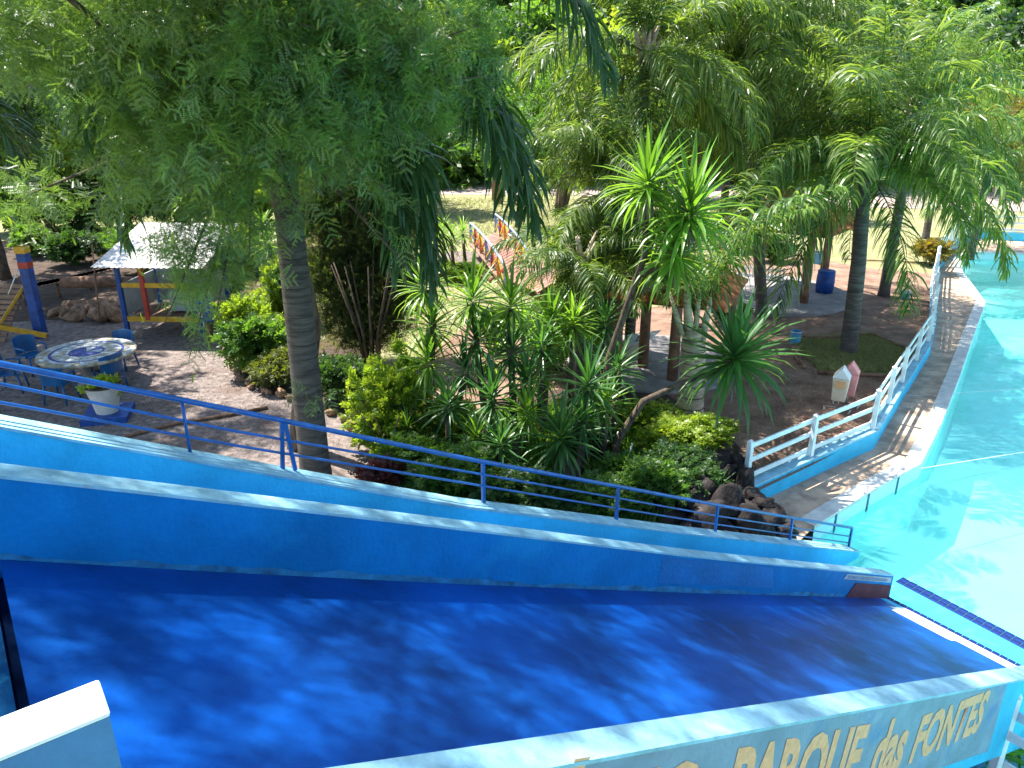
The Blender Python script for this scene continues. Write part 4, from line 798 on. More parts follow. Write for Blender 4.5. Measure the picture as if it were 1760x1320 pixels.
for i, ((u, v), r, h, m, lb) in enumerate(SH): shrub(lb, at(u, v), r, h, m, i % 3)
# hibiscus flower
p = dp(1026, 838, 11.0); fl = thing('hibiscus_flower', 'single red hibiscus bloom seen between the handrail bars', 'flower', p)
for k in range(5):
    a = k * 1.256; d = Vector((math.cos(a), -.3, math.sin(a))); s1 = Vector((-math.sin(a), 0, math.cos(a)))
    MB().add([p, p + d * .05 + s1 * .035, p + d * .095 + s1 * .02, p + d * .095 - s1 * .02, p + d * .05 - s1 * .035], [(0, 1, 2, 3, 4)]).build('petal', M['flower'], fl)

# trees on the lawn with trunks one can tell apart
tree('lawn_tree', 'young tree with a slim trunk standing on the sunny lawn behind the bridge', at(888, 390), 5.2, 1.9, 'mid', 'broad', 0, None, (.35, 0), .12, zc=3.3)
tree('lawn_tree', 'tree with crossing slanted trunks by the road', at(962, 362), 8.5, 2.6, 'mid', 'broad', 1, None, (.9, 0), .20, zc=5.2, nst=3)
tree('lawn_tree', 'dark leaning trunk tree left of the hanging fronds', at(688, 362), 7.5, 2.6, 'deep', 'broad', 2, None, (.2, 0), .20, zc=5.2)
tree('lawn_tree', 'leafy tree behind the play hut with dark trunk', at(355, 425), 7.5, 2.4, 'mid', 'broad', 0, None, (-.2, 0), .26, zc=5)
tree('lawn_tree', 'dark trunk at the left edge beside the climbing frame', at(8, 478), 7.0, 2.3, 'deep', 'broad', 1, None, (.1, 0), .24, zc=5.2)
tree('lawn_tree', 'slim tree behind the feathery crown', at(640, 345), 7.5, 2.4, 'bright', 'broad', 2, None, (-.3, 0), .14, zc=5.0)
tree('lawn_tree', 'bright green tree in the gap at the far left', at(90, 400), 7.0, 2.8, 'bright', 'broad', 2, None, (0, 0), .2, zc=4.5)
tree('lawn_tree', 'yellow-green tree behind the dark trunk tree', at(520, 350), 7.0, 2.7, 'bright', 'broad', 1, None, (0, 0), .2, zc=4.2)
tree('lawn_tree', 'tree with dark crown above the play hut', at(220, 390), 7.5, 2.8, 'mid', 'broad', 0, None, (0, 0), .22, zc=5)
tree('lawn_tree', 'shady tree over the left end of the garden', (-13, 17, 0), 8.5, 2.8, 'deep', 'broad', 1, None, (0, 0), .22, zc=6.2)
tree('lawn_tree', 'shady tree over the table corner', (-15.5, 22, 0), 8.5, 3.0, 'deep', 'broad', 2, None, (0, 0), .22, zc=6.2)
tree('lawn_tree', 'small reddish shrubby tree beyond the far right palm', at(1700, 330), 6.0, 3.0, 'rust', 'broad', 1, None, (0, 0), .16, zc=3.2)
tree('lawn_tree', 'rusty tree at the right edge beyond the pool', at(1800, 318), 5.5, 2.6, 'rust', 'broad', 2, None, (0, 0), .16, zc=3.0)
tree('lawn_tree', 'bright tree behind the middle palms', at(1060, 305), 9, 3.6, 'bright', 'broad', 0, None, (0, 0), .2, zc=5.5)
tree('lawn_tree', 'mid-green tree filling between the two middle palms', at(1190, 345), 8, 3.2, 'mid', 'broad', 1, None, (0, 0), .2, zc=5.0)
tree('lawn_tree', 'feathery green tree behind the tallest palm', at(1420, 320), 9, 3.4, 'bright', 'broad', 2, None, (0, 0), .2, zc=5.4)
tree('lawn_tree', 'low tree filling under the right palms', at(1380, 375), 4.5, 2.0, 'mid', 'broad', 0, None, (0, 0), .12, zc=2.4)
# the wood beyond the road
k = 0
for row, (y, hh) in enumerate([(58, 8), (68, 11), (80, 14), (94, 17)]):
    xs = np.arange(-52 - row * 9, 62 + row * 12, 6.2 + row * .8)
    for x in xs:
        k += 1; x_ = x + random.uniform(-1.5, 1.5); y_ = y + random.uniform(-3, 3); u_ = 880 + F * x_ / (y_ * .94)
        if u_ > 1500 and row < 1: continue
        m = ['bright', 'mid', 'bright', 'olive'][k % 4] if x_ < 18 else (['deep', 'deep', 'olive', 'deep', 'mid'][k % 5])
        r = random.uniform(4.0, 5.6); h_ = hh * random.uniform(.85, 1.2); z0_ = 0 if y_ < 75 else (y_ - 75) * .1 - .3
        lb = {0: 'leafy tree in the first row beyond the road', 1: 'tree in the second row of the wood beyond the road', 2: 'tree in the third row of the wood on the rise', 3: 'tall tree at the back of the wood on the rise'}[row]
        tree('wood_tree', lb, (x_, y_, z0_), h_, r, m, 'far', k % 3, lb.replace('tree', 'trees', 1), (0, 0), .22, zc=max(2.2, h_ - r), hr=.95, limbs=0)
tree('wood_tree', 'grey-leaved rounded tree in the gap at the upper right', at(1525, 255), 12.5, 3.4, 'olive', 'far', 1, None, (0, 0), .2, zc=8.5)

# ------------------------------------------------------------------ rocks, stones, kerbs, pipes
def rock_mesh(seed, sub=3):
    bm = bmesh.new(); bmesh.ops.create_icosphere(bm, subdivisions=sub, radius=.5); r = random.Random(seed)
    ph = [r.uniform(0, 6) for _ in range(6)]
    for v in bm.verts:
        c = v.co.normalized(); f = 1 + .22 * math.sin(c.x * 4 + ph[0]) * math.sin(c.y * 4 + ph[1]) + .14 * math.sin(c.z * 7 + ph[2] + c.x * 5) + r.uniform(-.02, .02)
        v.co = c * .5 * f
    for k in range(5):
        n = Vector((r.gauss(0, 1), r.gauss(0, 1), r.gauss(0, 1))).normalized()
        for v in bm.verts:
            d = v.co.dot(n)
            if d > .34: v.co -= n * (d - .34)
    for v in bm.verts: v.co *= 1 + .04 * math.sin(v.co.x * 23 + ph[3]) * math.sin(v.co.y * 19 + ph[4]) * math.sin(v.co.z * 21)
    me = bpy.data.meshes.new('rock'); bm.to_mesh(me); bm.free(); me.polygons.foreach_set('use_smooth', [True] * len(me.polygons)); return me
RM = [rock_mesh(i) for i in range(5)]; SM = [rock_mesh(20 + i, 1) for i in range(5)]
for me in RM: me.materials.append(M['rock'])
for me in SM: me.materials.append(M['stone'])
rm = thing('rock_mound', 'dark heap of rocks between the handrail and the pool deck', 'rocks', at(1240, 880))
for i, (u, v, z, s_) in enumerate([(1195, 815, .2, .4), (1225, 830, .3, .4), (1262, 850, .3, .45), (1290, 850, .2, .4), (1320, 875, .1, .4), (1255, 815, .3, .4), (1305, 905, .0, .45), (1275, 870, .25, .45), (1175, 870, .2, .45), (1140, 870, .2, .4), (1240, 800, .3, .7), (1275, 830, .2, .65), (1300, 865, .1, .6), (1325, 890, .0, .6), (1250, 860, .35, .75), (1200, 850, .3, .8), (1160, 830, .25, .8), (1285, 895, .1, .7), (1345, 915, -.15, .5), (1215, 900, .1, .8), (1120, 850, .2, .7), (1150, 890, .0, .8), (1080, 870, .0, .6), (1185, 790, .15, .45), (1215, 780, .12, .35), (1245, 775, .15, .35), (1268, 800, .35, .45), (1295, 915, -.1, .7), (1240, 930, -.1, .8), (1180, 920, -.1, .8)]):
    p = at(u, v, z); o = bpy.data.objects.new('rock', RM[i % 5]); C.objects.link(o); o.parent = rm; o.location = p - rm.location; o.rotation_euler = (i, i * 2.1, i * .7); o.scale = (s_ * .95, s_ * .8, s_ * .6)
def stones(label, px, s0, z=0, step=.26, mats=SM):
    pts = [at(u, v, z) for u, v in px]; root = thing('stone_border', label, 'stone border', pts[0]); n = 0
    for a, c in zip(pts[:-1], pts[1:]):
        L = (c - a).length; k = max(1, int(L / step))
        for i in range(k):
            p = a.lerp(c, (i + random.random() * .4) / k) + Vector((random.uniform(-.05, .05), random.uniform(-.05, .05), s0 * .25)); o = bpy.data.objects.new('stone', mats[(n * 3 + i) % 5]); C.objects.link(o); o.parent = root; o.location = p - root.location
            s_ = s0 * random.uniform(.7, 1.35); o.scale = (s_ * 1.2, s_, s_ * .7); o.rotation_euler = (random.random(), random.random(), random.random() * 6)
            n += 1
stones('border of rough reddish stones along the gravel path bend', [(388, 602), (405, 640), (430, 668), (480, 682), (530, 702), (600, 728), (635, 770)], .24)
stones('border of stones below the round shrub', [(700, 775), (740, 762), (790, 750)], .22)
stones('rocks piled under the brown log behind the table', [(95, 545), (130, 548), (165, 545), (200, 550), (150, 535), (110, 530), (190, 535), (170, 555)], .55, .05, .35)
stones('rocks scattered behind the play hut', [(60, 420), (110, 430), (140, 425), (230, 425)], .5, 0, .6)
stones('row of stones under the bridge', [(740, 470), (800, 478), (850, 485)], .35)
stones('stones at the edge of the bed by the rock pile', [(1150, 735), (1190, 765), (1225, 785), (1250, 800)], .24)
stones('row of stones edging the soil by the grass patch', [(1362, 600), (1372, 625), (1395, 640)], .2)
def log(label, px, r=.05, z=.04, m='log'):
    pts = [at(u, v, z) for u, v in px]; o = MB().tube(pts, r, 8).build('kerb_log', M[m]); tag(o, label, 'log kerb'); return o
log('dark log kerb along the back of the grass patch', [(1365, 580), (1430, 581), (1495, 573)]); log('log kerb along the right of the grass patch', [(1495, 573), (1565, 602)]); log('log kerb along the front of the grass patch', [(1405, 640), (1530, 646)])
log('thin timber kerb across the gravel by the white pot', [(215, 750), (300, 728), (400, 712), (460, 700)], .035)
log('timber kerb at the far gravel edge right', [(1450, 445), (1600, 452)], .03)
for (a, c, Y1_, Y2_, lb) in [((1063, 742), (1052, 775), 12.4, 12.2, 'short thin white pipe leaning left in the bed'), ((1087, 762), (1076, 800), 12.1, 11.9, 'thin white pipe leaning in the bed beside the other'), ((1236, 812), (1168, 842), 11.7, 11.1, 'long grey pipe lying on the rock pile')]:
    o = MB().tube([dp(*a, Y1_), dp(*c, Y2_)], .014, 8).build('pipe', M['white']); tag(o, lb, 'pipe')

# ------------------------------------------------------------------ the little arched bridge
NL, NR, FL, FR_ = at(866, 500), at(908, 470), at(808, 442), at(853, 422)
br = thing('arched_bridge', 'small arched footbridge with red, yellow and blue railings on the lawn', 'footbridge', (NL + FR_) / 2)
def bp_(f, s_):      # along f, across s_
    p = NL.lerp(FL, f).lerp(NR.lerp(FR_, f), s_); return Vector((p.x, p.y, .06 + .50 * math.sin(math.pi / 2 * max(0, f) ** .8)))
npk = 22
for i in range(npk):
    f0, f1 = i / npk + .003, (i + 1) / npk - .006
    q = [bp_(f0, .02), bp_(f0, .98), bp_(f1, .98), bp_(f1, .02)]; dn = Vector((0, 0, .035)); MB().hexa([a - dn for a in q] + q).build('plank', M['redwood'], br)
for s_ in (.03, .97):
    MB().tube([bp_(i / 12, s_) - Vector((0, 0, .08)) for i in range(13)], .06, 8).build('beam', M['redwood'], br)
    MB().tube([bp_(i / 12, s_) + Vector((0, 0, .75)) for i in range(13)], .045, 8).build('handrail', M['greyblue'], br)
    ks = 6
    for i in range(ks + 1):
        p = bp_(i / ks, s_); MB().bar(p, p + Vector((0, 0, .74)), .08, .08).build('post', M[['greyblue', 'yellow', 'red'][i % 3]], br)
        if i < ks:
            q = bp_((i + 1) / ks, s_); MB().bar(p + Vector((0, 0, .08)), q + Vector((0, 0, .68)), .03, .07).build('brace', M[['yellow', 'red', 'blue'][i % 3]], br)
            MB().bar(p + Vector((0, 0, .68)), q + Vector((0, 0, .08)), .035, .07).build('brace', M[['red', 'yellow', 'yellow'][i % 3]], br)
wk = thing('plank_walkway', 'red-brown plank walkway leading off the bridge to the right', 'walkway', at(910, 480))
c0, c1, c2, c3 = at(872, 480, .25), at(930, 448, .25), at(975, 470, .25), at(925, 502, .25)
for i in range(13):
    f0, f1 = i / 13 + .004, (i + 1) / 13 - .008; q = [c0.lerp(c3, f0), c1.lerp(c2, f0), c1.lerp(c2, f1), c0.lerp(c3, f1)]; dn = Vector((0, 0, .04)); MB().hexa([a - dn for a in q] + q).build('plank', M['redwood'], wk)
for c_ in (c0, c1, c2, c3): MB().tube([Vector((c_.x, c_.y, 0)), c_ - Vector((0, 0, .04))], .06, 8).build('support', M['log'], wk)

# ------------------------------------------------------------------ tiled shelters
def hip_roof(root, cs, z, apex, rows=9, cols=13):
    cen = sum((Vector((c[0], c[1], 0)) for c in cs), Vector()) / 4; top = Vector((cen.x, cen.y, apex))
    tmesh = []
    for k in range(4):
        a = Vector((cs[k][0], cs[k][1], z)); c = Vector((cs[(k + 1) % 4][0], cs[(k + 1) % 4][1], z)); n = (c - a).cross(top - a).normalized()
        if n.z < 0: n = -n
        MB().add([a, c, top], [(0, 1, 2)]).build('roof_board', M['log'], root)
        for r in range(rows):
            f0, f1 = r / rows, min(.99, (r + 1.15) / rows); nc = max(1, int(cols * (1 - f0)))
            for i in range(nc):
                g0, g1 = i / nc, (i + .92) / nc
                def pt(f, g_): return (a.lerp(c, g_)).lerp(top, f)
                p0, p1, p2, p3 = pt(f0, g0), pt(f0, g1), pt(f1, g1), pt(f1, g0); m0_, m1_ = (p0 + p1) / 2 + n * .05, (p3 + p2) / 2 + n * .05
                o = n * (.03 + random.uniform(0, .01)); o2 = n * .008
                if i % 1 == 0:
                    vs = [p0 + o, m0_ + o, p1 + o, p2 + o2, m1_ + o2, p3 + o2]; tmesh.append((vs, k))
    for j, (vs, k) in enumerate(tmesh):
        if j < 300:
            MB().add(vs, [(0, 1, 4, 5), (1, 2, 3, 4)]).build('tile', M['terracotta'], root)
    if len(tmesh) > 300:
        b = MB()
        for vs, k in tmesh[300:]: b.add(vs, [(0, 1, 4, 5), (1, 2, 3, 4)])
        stuff(b.build('roof_tiles', M['terracotta'], root))
    for k in range(4):
        a = Vector((cs[k][0], cs[k][1], z + .04)); MB().tube([a, top + Vector((0, 0, .06))], .06, 8).build('ridge', M['terracotta'], root)
def log_post(root, p, h, r=.12, m='log'): MB().tube([Vector((p[0], p[1], 0)), Vector((p[0], p[1], h * .5)), Vector((p[0], p[1], h))], [r * 1.05, r, r * .9], 12).build('pillar', M[m], root)
sh1 = thing('tiled_shelter', 'open shelter with hipped clay-tile roof on a round concrete slab', 'shelter', (8.6, 24.1, 0))
hip_roof(sh1, [(8.8, 21.6), (11.1, 24.3), (8.4, 26.5), (6.1, 23.9)], 2.25, 3.3)
cc = at(1312, 506); rr_ = abs(at(1453, 506).x - cc.x)
poly = [(cc.x + rr_ * math.cos(a * math.pi / 24), cc.y + rr_ * math.sin(a * math.pi / 24)) for a in range(48)]
MB().prism(poly, -.02, .10).build('slab', M['concrete'], sh1, .02)
pa = at(1381, 520, .1); pb = at(1413, 490, .1); log_post(sh1, (pa.x, pa.y), 2.2, .13); log_post(sh1, (pb.x, pb.y), 2.2, .13); log_post(sh1, (6.6, 23.9), 2.2); log_post(sh1, (8.4, 25.9), 2.2)
bb_ = at(1416, 502, .1); brl = MB().tube([(bb_.x, bb_.y, .1), (bb_.x, bb_.y, .45), (bb_.x, bb_.y, .80)], [.26, .28, .26], 20).build('barrel', M['blue']); tag(brl, 'dark blue barrel standing on the round slab', 'barrel')
sh2 = thing('tiled_shelter', 'shelter with tiled roof and dark log pillar beside the pale palm', 'shelter', (3.4, 16.8, 0))
Nn = Vector((4.08, 14.2, 0)); e1 = Vector((1.07, 2.45, 0)).normalized(); e2 = Vector((-e1.y, e1.x, 0))
hip_roof(sh2, [tuple((Nn)[:2]), tuple((Nn + e1 * 2.6)[:2]), tuple((Nn + e1 * 2.6 + e2 * 2.4)[:2]), tuple((Nn + e2 * 2.4)[:2])], 2.2, 2.95, 7, 11)
pp = at(1155, 652, .06); log_post(sh2, (pp.x, pp.y), 2.1, .12); log_post(sh2, (Nn + e1 * 2.3 + e2 * 2.1)[:2], 2.1); log_post(sh2, (Nn + e1 * 2.4 + e2 * .2)[:2], 2.1); log_post(sh2, (Nn + e1 * .3 + e2 * 2.2)[:2], 2.1)
cs_ = at(1120, 622); poly = [(cs_.x + 2.1 * math.cos(a * math.pi / 20), cs_.y + 2.1 * math.sin(a * math.pi / 20)) for a in range(40)]
MB().prism(poly, -.02, .06).build('slab', M['concrete'], sh2, .02)
# white sloped sign over a tan box
sb = at(1085, 610, .06); sg = thing('sign_stand', 'white slant-topped sign board on a tan box under the shelter', 'sign', sb)
MB().hexa([sb + Vector(q) for q in [(-.36, -.15, 0), (.28, -.1, 0), (.30, .15, 0), (-.30, .12, 0), (-.26, -.17, .34), (.34, -.12, .34), (.34, .15, .34), (-.26, .12, .34)]]).build('box', M['cream'], sg)
q = [dp(1076, 594, sb.y - .2), dp(1112, 587, sb.y - .15), dp(1136, 568, sb.y + .1), dp(1078, 576, sb.y + .05)]
nn = (q[1] - q[0]).cross(q[3] - q[0]).normalized() * .02; MB().hexa([a - nn for a in q] + [a + nn for a in q]).build('board', M['white'], sg)
if nn.y > 0: nn = -nn
def onb(x, y): return (q[0].lerp(q[1], x)).lerp(q[3].lerp(q[2], x), y) + nn * 1.2
for (x0, y0, x1, y1) in [(.38, .2, .72, .26), (.38, .72, .72, .78), (.38, .2, .42, .78), (.68, .2, .72, .78), (.46, .42, .64, .50)]:
    MB().add([onb(x0, y0), onb(x1, y0), onb(x1, y1), onb(x0, y1)], [(0, 1, 2, 3)]).build('print', M['black'], sg)
# cans and bins
for (u, v, r, h, m, lb) in [(1366, 590, .14, .34, 'cyancan', 'light blue can at the corner of the grass patch'), (1402, 452, .2, .42, 'cyancan', 'light blue can behind the shelter pillars'), (1554, 512, .16, .2, 'cyancan', 'low light blue pot holding the agave beyond the grass patch')]:
    p = at(u, v); root = thing('can', lb, 'can', p); MB().tube([p, p + Vector((0, 0, h))], [r * .92, r], 18, cap=False).build('can_wall', M[m], root); MB().tube([p + Vector((0, 0, .01)), p + Vector((0, 0, h * .8))], [r * .88, r * .9], 18).build('can_filling', M['darksoil'], root); MB().tube([p + Vector((0, 0, h - .02)), p + Vector((0, 0, h))], r * 1.04, 18, cap=False).build('rim', M['white'], root)
def bin_(label, p, m, rz):
    root = thing('litter_bin', label, 'litter bin', p, 'pair of litter bins', rz)
    loc = Vector(p); Rm = Matrix.Rotation(rz, 3, 'Z')
    def T_(q): return loc + Vector(q)
    a, b_ = .16, .15
    MB().hexa([T_(v) for v in [(-a * .8, -b_ * .8, .25), (a * .8, -b_ * .8, .25), (a * .8, b_ * .8, .25), (-a * .8, b_ * .8, .25), (-a, -b_, .74), (a, -b_, .74), (a, b_, .74), (-a, b_, .74)]]).build('body', M[m], root, .02)
    MB().add([T_(v) for v in [(-a * 1.05, -b_ * 1.05, .743), (a * 1.05, -b_ * 1.05, .743), (a * 1.05, b_ * 1.05, .743), (-a * 1.05, b_ * 1.05, .743), (0, -b_ * 1.05, .96), (0, b_ * 1.05, .96)]], [(0, 1, 2, 3), (0, 4, 1), (1, 4, 5, 2), (2, 5, 3), (3, 5, 4, 0)]).build('lid', M['white' if m == 'cream' else 'pink'], root, .012)
    MB().box(T_((0, -b_ * .99, .62)), (.2, .02, .16)).build('opening', M['letter' if m == 'cream' else 'pink'], root)
    MB().tube([T_((0, .02, .28)), T_((0, .02, .02))], .018, 8).build('stand_pole', M['steel'], root)
    MB().tube([T_((-.22, -.16, .02)), T_((-.26, .0, .06)), T_((-.18, .12, .02)), T_((.18, .12, .02)), T_((.26, 0, .06)), T_((.22, -.16, .02))], .014, 8).build('stand_foot', M['steel'], root)
pbn = at(1438, 706); bin_('cream litter bin with white gabled lid on the soil by the fence', pbn, 'cream', -.5); bin_('pink litter bin with gabled lid right behind the cream one', pbn + Vector((.30, .28, 0)), 'pink', -.5)
# timber post pairs by the road, small white fence
for i, (u, v, h) in enumerate([(858, 350, 2.6), (850, 344, 2.4)]):
    p = at(u, v); o = MB().tube([p, p + Vector((0, 0, h))], [.17, .15], 12).build('timber_post', M['wood']); tag(o, ['stout wooden post on the lawn before the road', 'second wooden post just behind the stout one'][i], 'post')
pf0, pf1 = at(1268, 478), at(1345, 486); pfn = thing('picket_fence', 'low white picket fence behind the tiled roof', 'fence', pf0)
for i in range(13):
    p = pf0.lerp(pf1, i / 12); MB().bar(p, p + Vector((0, 0, .5)), .05, .02).build('picket', M['white'], pfn)
for z in (.15, .4): MB().bar(pf0 + Vector((0, 0, z)), pf1 + Vector((0, 0, z)), .02, .05).build('rail', M['white'], pfn)
pl = at(1268, 478); MB().tube([pl, pl + Vector((0, 0, 1.6))], .02, 8).build('pole', M['white'], pfn)

# ------------------------------------------------------------------ left corner: table, chairs, pot, play hut, climbing frame
tc_ = at(149, 604, .75); tb = thing('round_table', 'round mosaic table with blue and white rings in the shade', 'table', (tc_.x, tc_.y, 0))
RT = 1.0
def ringseg(r0, r1, a0, a1, z, cx, cy):
    return [(cx + r0 * math.cos(a0), cy + r0 * math.sin(a0), z), (cx + r1 * math.cos(a0), cy + r1 * math.sin(a0), z), (cx + r1 * math.cos(a1), cy + r1 * math.sin(a1), z), (cx + r0 * math.cos(a1), cy + r0 * math.sin(a1), z)]
MB().tube([(tc_.x, tc_.y, .69), (tc_.x, tc_.y, .745)], RT, 40).build('tabletop', M['mosaic_t'], tb)
for r0, r1, n, mlist in [(.86, .98, 36, ['mosaic_t', 'mosaic_w']), (.76, .85, 30, ['mosaic_w', 'mosaic_w', 'mosaic_t']), (.70, .75, 30, ['mosaic_b']), (.52, .69, 24, ['mosaic_w', 'mosaic_w', 'mosaic_t']), (.44, .51, 20, ['mosaic_t', 'mosaic_w']), (.32, .36, 20, ['mosaic_b']), (.37, .43, 20, ['mosaic_w']), (.02, .31, 9, ['mosaic_b', 'mosaic_w', 'mosaic_b'])]:
    for i in range(n):
        a0, a1 = 2 * math.pi * i / n, 2 * math.pi * (i + .9) / n; top_ = ringseg(r0, r1, a0, a1, .752, tc_.x, tc_.y); bt = [(x, y, .744) for x, y, z in top_]
        MB().hexa(bt + top_).build('tile', M[random.choice(mlist)], tb)
MB().tube([(tc_.x, tc_.y, 0), (tc_.x, tc_.y, .1), (tc_.x, tc_.y, .62), (tc_.x, tc_.y, .69)], [.34, .18, .14, .3], 16).build('pedestal', M['concrete'], tb)
def make_chair(label):
    root = thing('plastic_chair', label, 'chair', (0, 0, 0), 'blue plastic chairs round the mosaic table')
    MB().box((0, 0, .43), (.44, .42, .035)).build('seat', M['plastic'], root, .015)
    b = MB(); K = 9; vs = []
    for i in range(K):
        a = math.pi * (.08 + .84 * i / (K - 1)); x, y = math.cos(a) * .27, .10 + math.sin(a) * .17
        hh = .80 + .06 * math.sin(a); vs.append(((x, y, .45), (x * 1.05, y + .03, hh)))
    for i in range(K - 1):
        (a0, a1), (c0_, c1_) = vs[i], vs[i + 1]; o = Vector((0, .02, 0)); b.hexa([Vector(a0), Vector(c0_), Vector(c0_) + o, Vector(a0) + o, Vector(a1), Vector(c1_), Vector(c1_) + o, Vector(a1) + o])
    b.build('backrest', M['plastic'], root)
    for sx in (-1, 1):
        MB().tube([(sx * .25, -.17, .44), (sx * .27, -.16, .64), (sx * .28, .10, .66)], [.018, .022, .024], 8).build('armrest', M['plastic'], root)
        for sy in (-1, 1): MB().tube([(sx * .20, sy * .18, .43), (sx * .25, sy * .23, 0)], [.028, .02], 8).build('leg', M['plastic'], root)
    return root
chs = [((62, 640), 2.2, 'blue plastic chair behind the left rim of the mosaic table'), ((25, 672), 1.3, 'blue plastic chair at the left picture edge by the table'), ((108, 690), 3.3, 'blue plastic chair in front of the mosaic table, pushed in'), ((192, 668), 4.0, 'blue plastic chair right in front of the mosaic table, behind the pot'), ((212, 632), 4.9, 'blue plastic chair at the right rim of the mosaic table')]
ch0 = None
for (u, v), rz, lb in chs:
    p = at(u, v); d = Vector((tc_.x - p.x, tc_.y - p.y, 0)); rz = math.atan2(d.y, d.x) + math.pi / 2
    if ch0 is None: ch0 = make_chair(lb); ch0.location = p; ch0.rotation_euler = (0, 0, rz)
    else: dup(ch0, p, rz, lb)
pt_ = at(187, 716); pot = thing('plant_pot', 'white tapered plant pot on a blue square plinth', 'plant pot', (pt_.x, pt_.y, .12))
pz = Vector((pt_.x, pt_.y, .12))
b = MB().tube([pz, pz + Vector((0, 0, .30)), pz + Vector((0, 0, .52)), pz + Vector((0, 0, .56))], [.21, .27, .33, .35], 24, cap=False); b.build('pot', M['terra_pot'], pot)
MB().tube([pz + Vector((0, 0, .56)), pz + Vector((0, 0, .53)), pz + Vector((0, 0, .47))], [.35, .32, .31], 24).build('potting_soil', M['darksoil'], pot)
V, Fc, T = scatter(*SP_BROAD, np.array([pz + Vector((random.uniform(-.22, .22), random.uniform(-.2, .2), .5)) for _ in range(70)]) - np.array(pot.location), rng.normal(0, .5, (70, 3)) + [0, 0, .8], np.full(70, .2)); stuff(link('potted_plant', npmesh('pp', V, Fc, T), M['bright'], pot))
pb_ = MB().box((pt_.x, pt_.y, .06), (.85, .85, .12), .25).build('plinth', M['blue']); tag(pb_, 'square blue plinth under the white pot', 'plinth')
pw = MB().box((pt_.x, pt_.y, .123), (.6, .95, .01), .95); 
# play hut
P0, P1 = at(222, 580), at(349, 582); dx = (P1 - P0).normalized(); dy = Vector((-dx.y, dx.x, 0)); Wd = (P1 - P0).length; D_ = 1.9
hut = thing('play_hut', 'small play hut with light-speckled tin roof on blue, red and yellow posts', 'play hut', P0)
def hp(x, y, z): return P0 + dx * x + dy * y + Vector((0, 0, z))
for x, y, m, h in [(0, 0, 'blue', 2.0), (Wd, 0, 'blue', 2.0), (0, D_, 'blue', 2.4), (Wd, D_, 'blue', 2.4), (Wd * .31, 0, 'red', 2.0)]:
    MB().bar(hp(x, y, .5 if m == 'red' else 0), hp(x, y, h), .11, .11, dx).build('post', M[m], hut, .008)
MB().bar(hp(.06, -.01, .52), hp(Wd - .06, -.01, .52), .05, .13).build('beam', M['yellow'], hut); MB().bar(hp(.06, -.005, 1.42), hp(Wd * .85, -.005, 1.42), .05, .12).build('beam', M['yellow'], hut)
for i in range(11): f = (i + .5) / 11; MB().bar(hp(.06, D_ * f, .46), hp(Wd - .06, D_ * f, .46), D_ / 11 * .92, .035).build('plank', M['wood'], hut)
MB().bar(hp(.06, D_ - .06, 1.0), hp(Wd - .06, D_ - .06, 1.0), .03, .9).build('back_panel', M['panel'], hut); MB().bar(hp(-.0, .1, 1.0), hp(-.0, D_ - .1, 1.0), .03, .85).build('side_panel', M['panel'], hut); MB().bar(hp(Wd * .45, .9, .8), hp(Wd * .8, .9, .8), .4, .5).build('seat_box', M['panel'], hut)
MB().bar(hp(Wd + .12, -.1, .85), hp(Wd + .12, .5, .85), .03, 1.0).build('white_board', M['white'], hut)
b = MB(); nw = 60; r0_, r1_ = hp(-.4, -.45, 1.98), hp(Wd + .45, -.45, 1.98); u0_, u1_ = hp(-.4, D_ + .4, 2.65), hp(Wd + .45, D_ + .4, 2.65); vs = []
for i in range(nw + 1):
    f = i / nw; z = .012 * math.sin(i * math.pi / 1.5); vs += [r0_.lerp(r1_, f) + Vector((0, 0, z)), u0_.lerp(u1_, f) + Vector((0, 0, z))]
b.add(vs, [(2 * i, 2 * i + 2, 2 * i + 3, 2 * i + 1) for i in range(nw)]); ro = b.build('roof', M['tin'], hut); so_ = ro.modifiers.new('thick', 'SOLIDIFY'); so_.thickness = .01
bxp = hp(Wd + .32, -.25, 0); lb_ = thing('litter_box', 'blue litter box with small orange sticker beside the play hut', 'litter box', bxp)
MB().box(bxp + Vector((0, 0, .85)), (.42, .36, .55), .1).build('body', M['blue'], lb_, .03); MB().box(bxp + Vector((0, 0, 1.15)), (.46, .40, .06), .1).build('lid', M['rail'], lb_, .02)
MB().box(bxp + Vector((-.09, -.19, .80)), (.10, .012, .09), .1).build('sticker', M['letter'], lb_); MB().box(bxp + Vector((-.09, -.19, .73)), (.08, .012, .03), .1).build('sticker', M['white'], lb_); MB().tube([bxp, bxp + Vector((0, 0, .58))], .10, 10).build('pedestal', M['log'], lb_)
# climbing frame
cf0 = at(72, 580); cf = thing('climbing_frame', 'blue post with yellow cap and red band carrying a slatted ramp', 'play frame', cf0)
MB().bar(cf0, cf0 + Vector((0, 0, 2.25)), .24, .24, (1, 0, 0)).build('post', M['blue'], cf, .01); MB().box(cf0 + Vector((0, 0, 2.34)), (.27, .27, .18)).build('post_cap', M['yellow'], cf, .01); MB().box(cf0 + Vector((0, 0, 1.95)), (.25, .25, .16)).build('band', M['red'], cf)
ra0, ra1 = cf0 + Vector((-.2, .1, 1.35)), cf0 + Vector((-.6, -.55, .1)); rx = Vector((-1.6, .15, 0))
for i in range(11):
    f = i / 10; p = ra0.lerp(ra1, f); MB().bar(p, p + rx, .10, .05, (0, -.8, .5)).build('slat', M['wood'], cf)
MB().bar(ra0 + Vector((.03, -.05, .05)), ra1 + Vector((-.4, -.15, -.05)), .06, .06).build('side_rail', M['yellow'], cf)
p, q = dp(0, 562, cf0.y - .5), dp(81, 577, cf0.y - .25); MB().bar(p + (p - q) * .3, q, .12, .12).build('beam', M['yellow'], cf, .01)
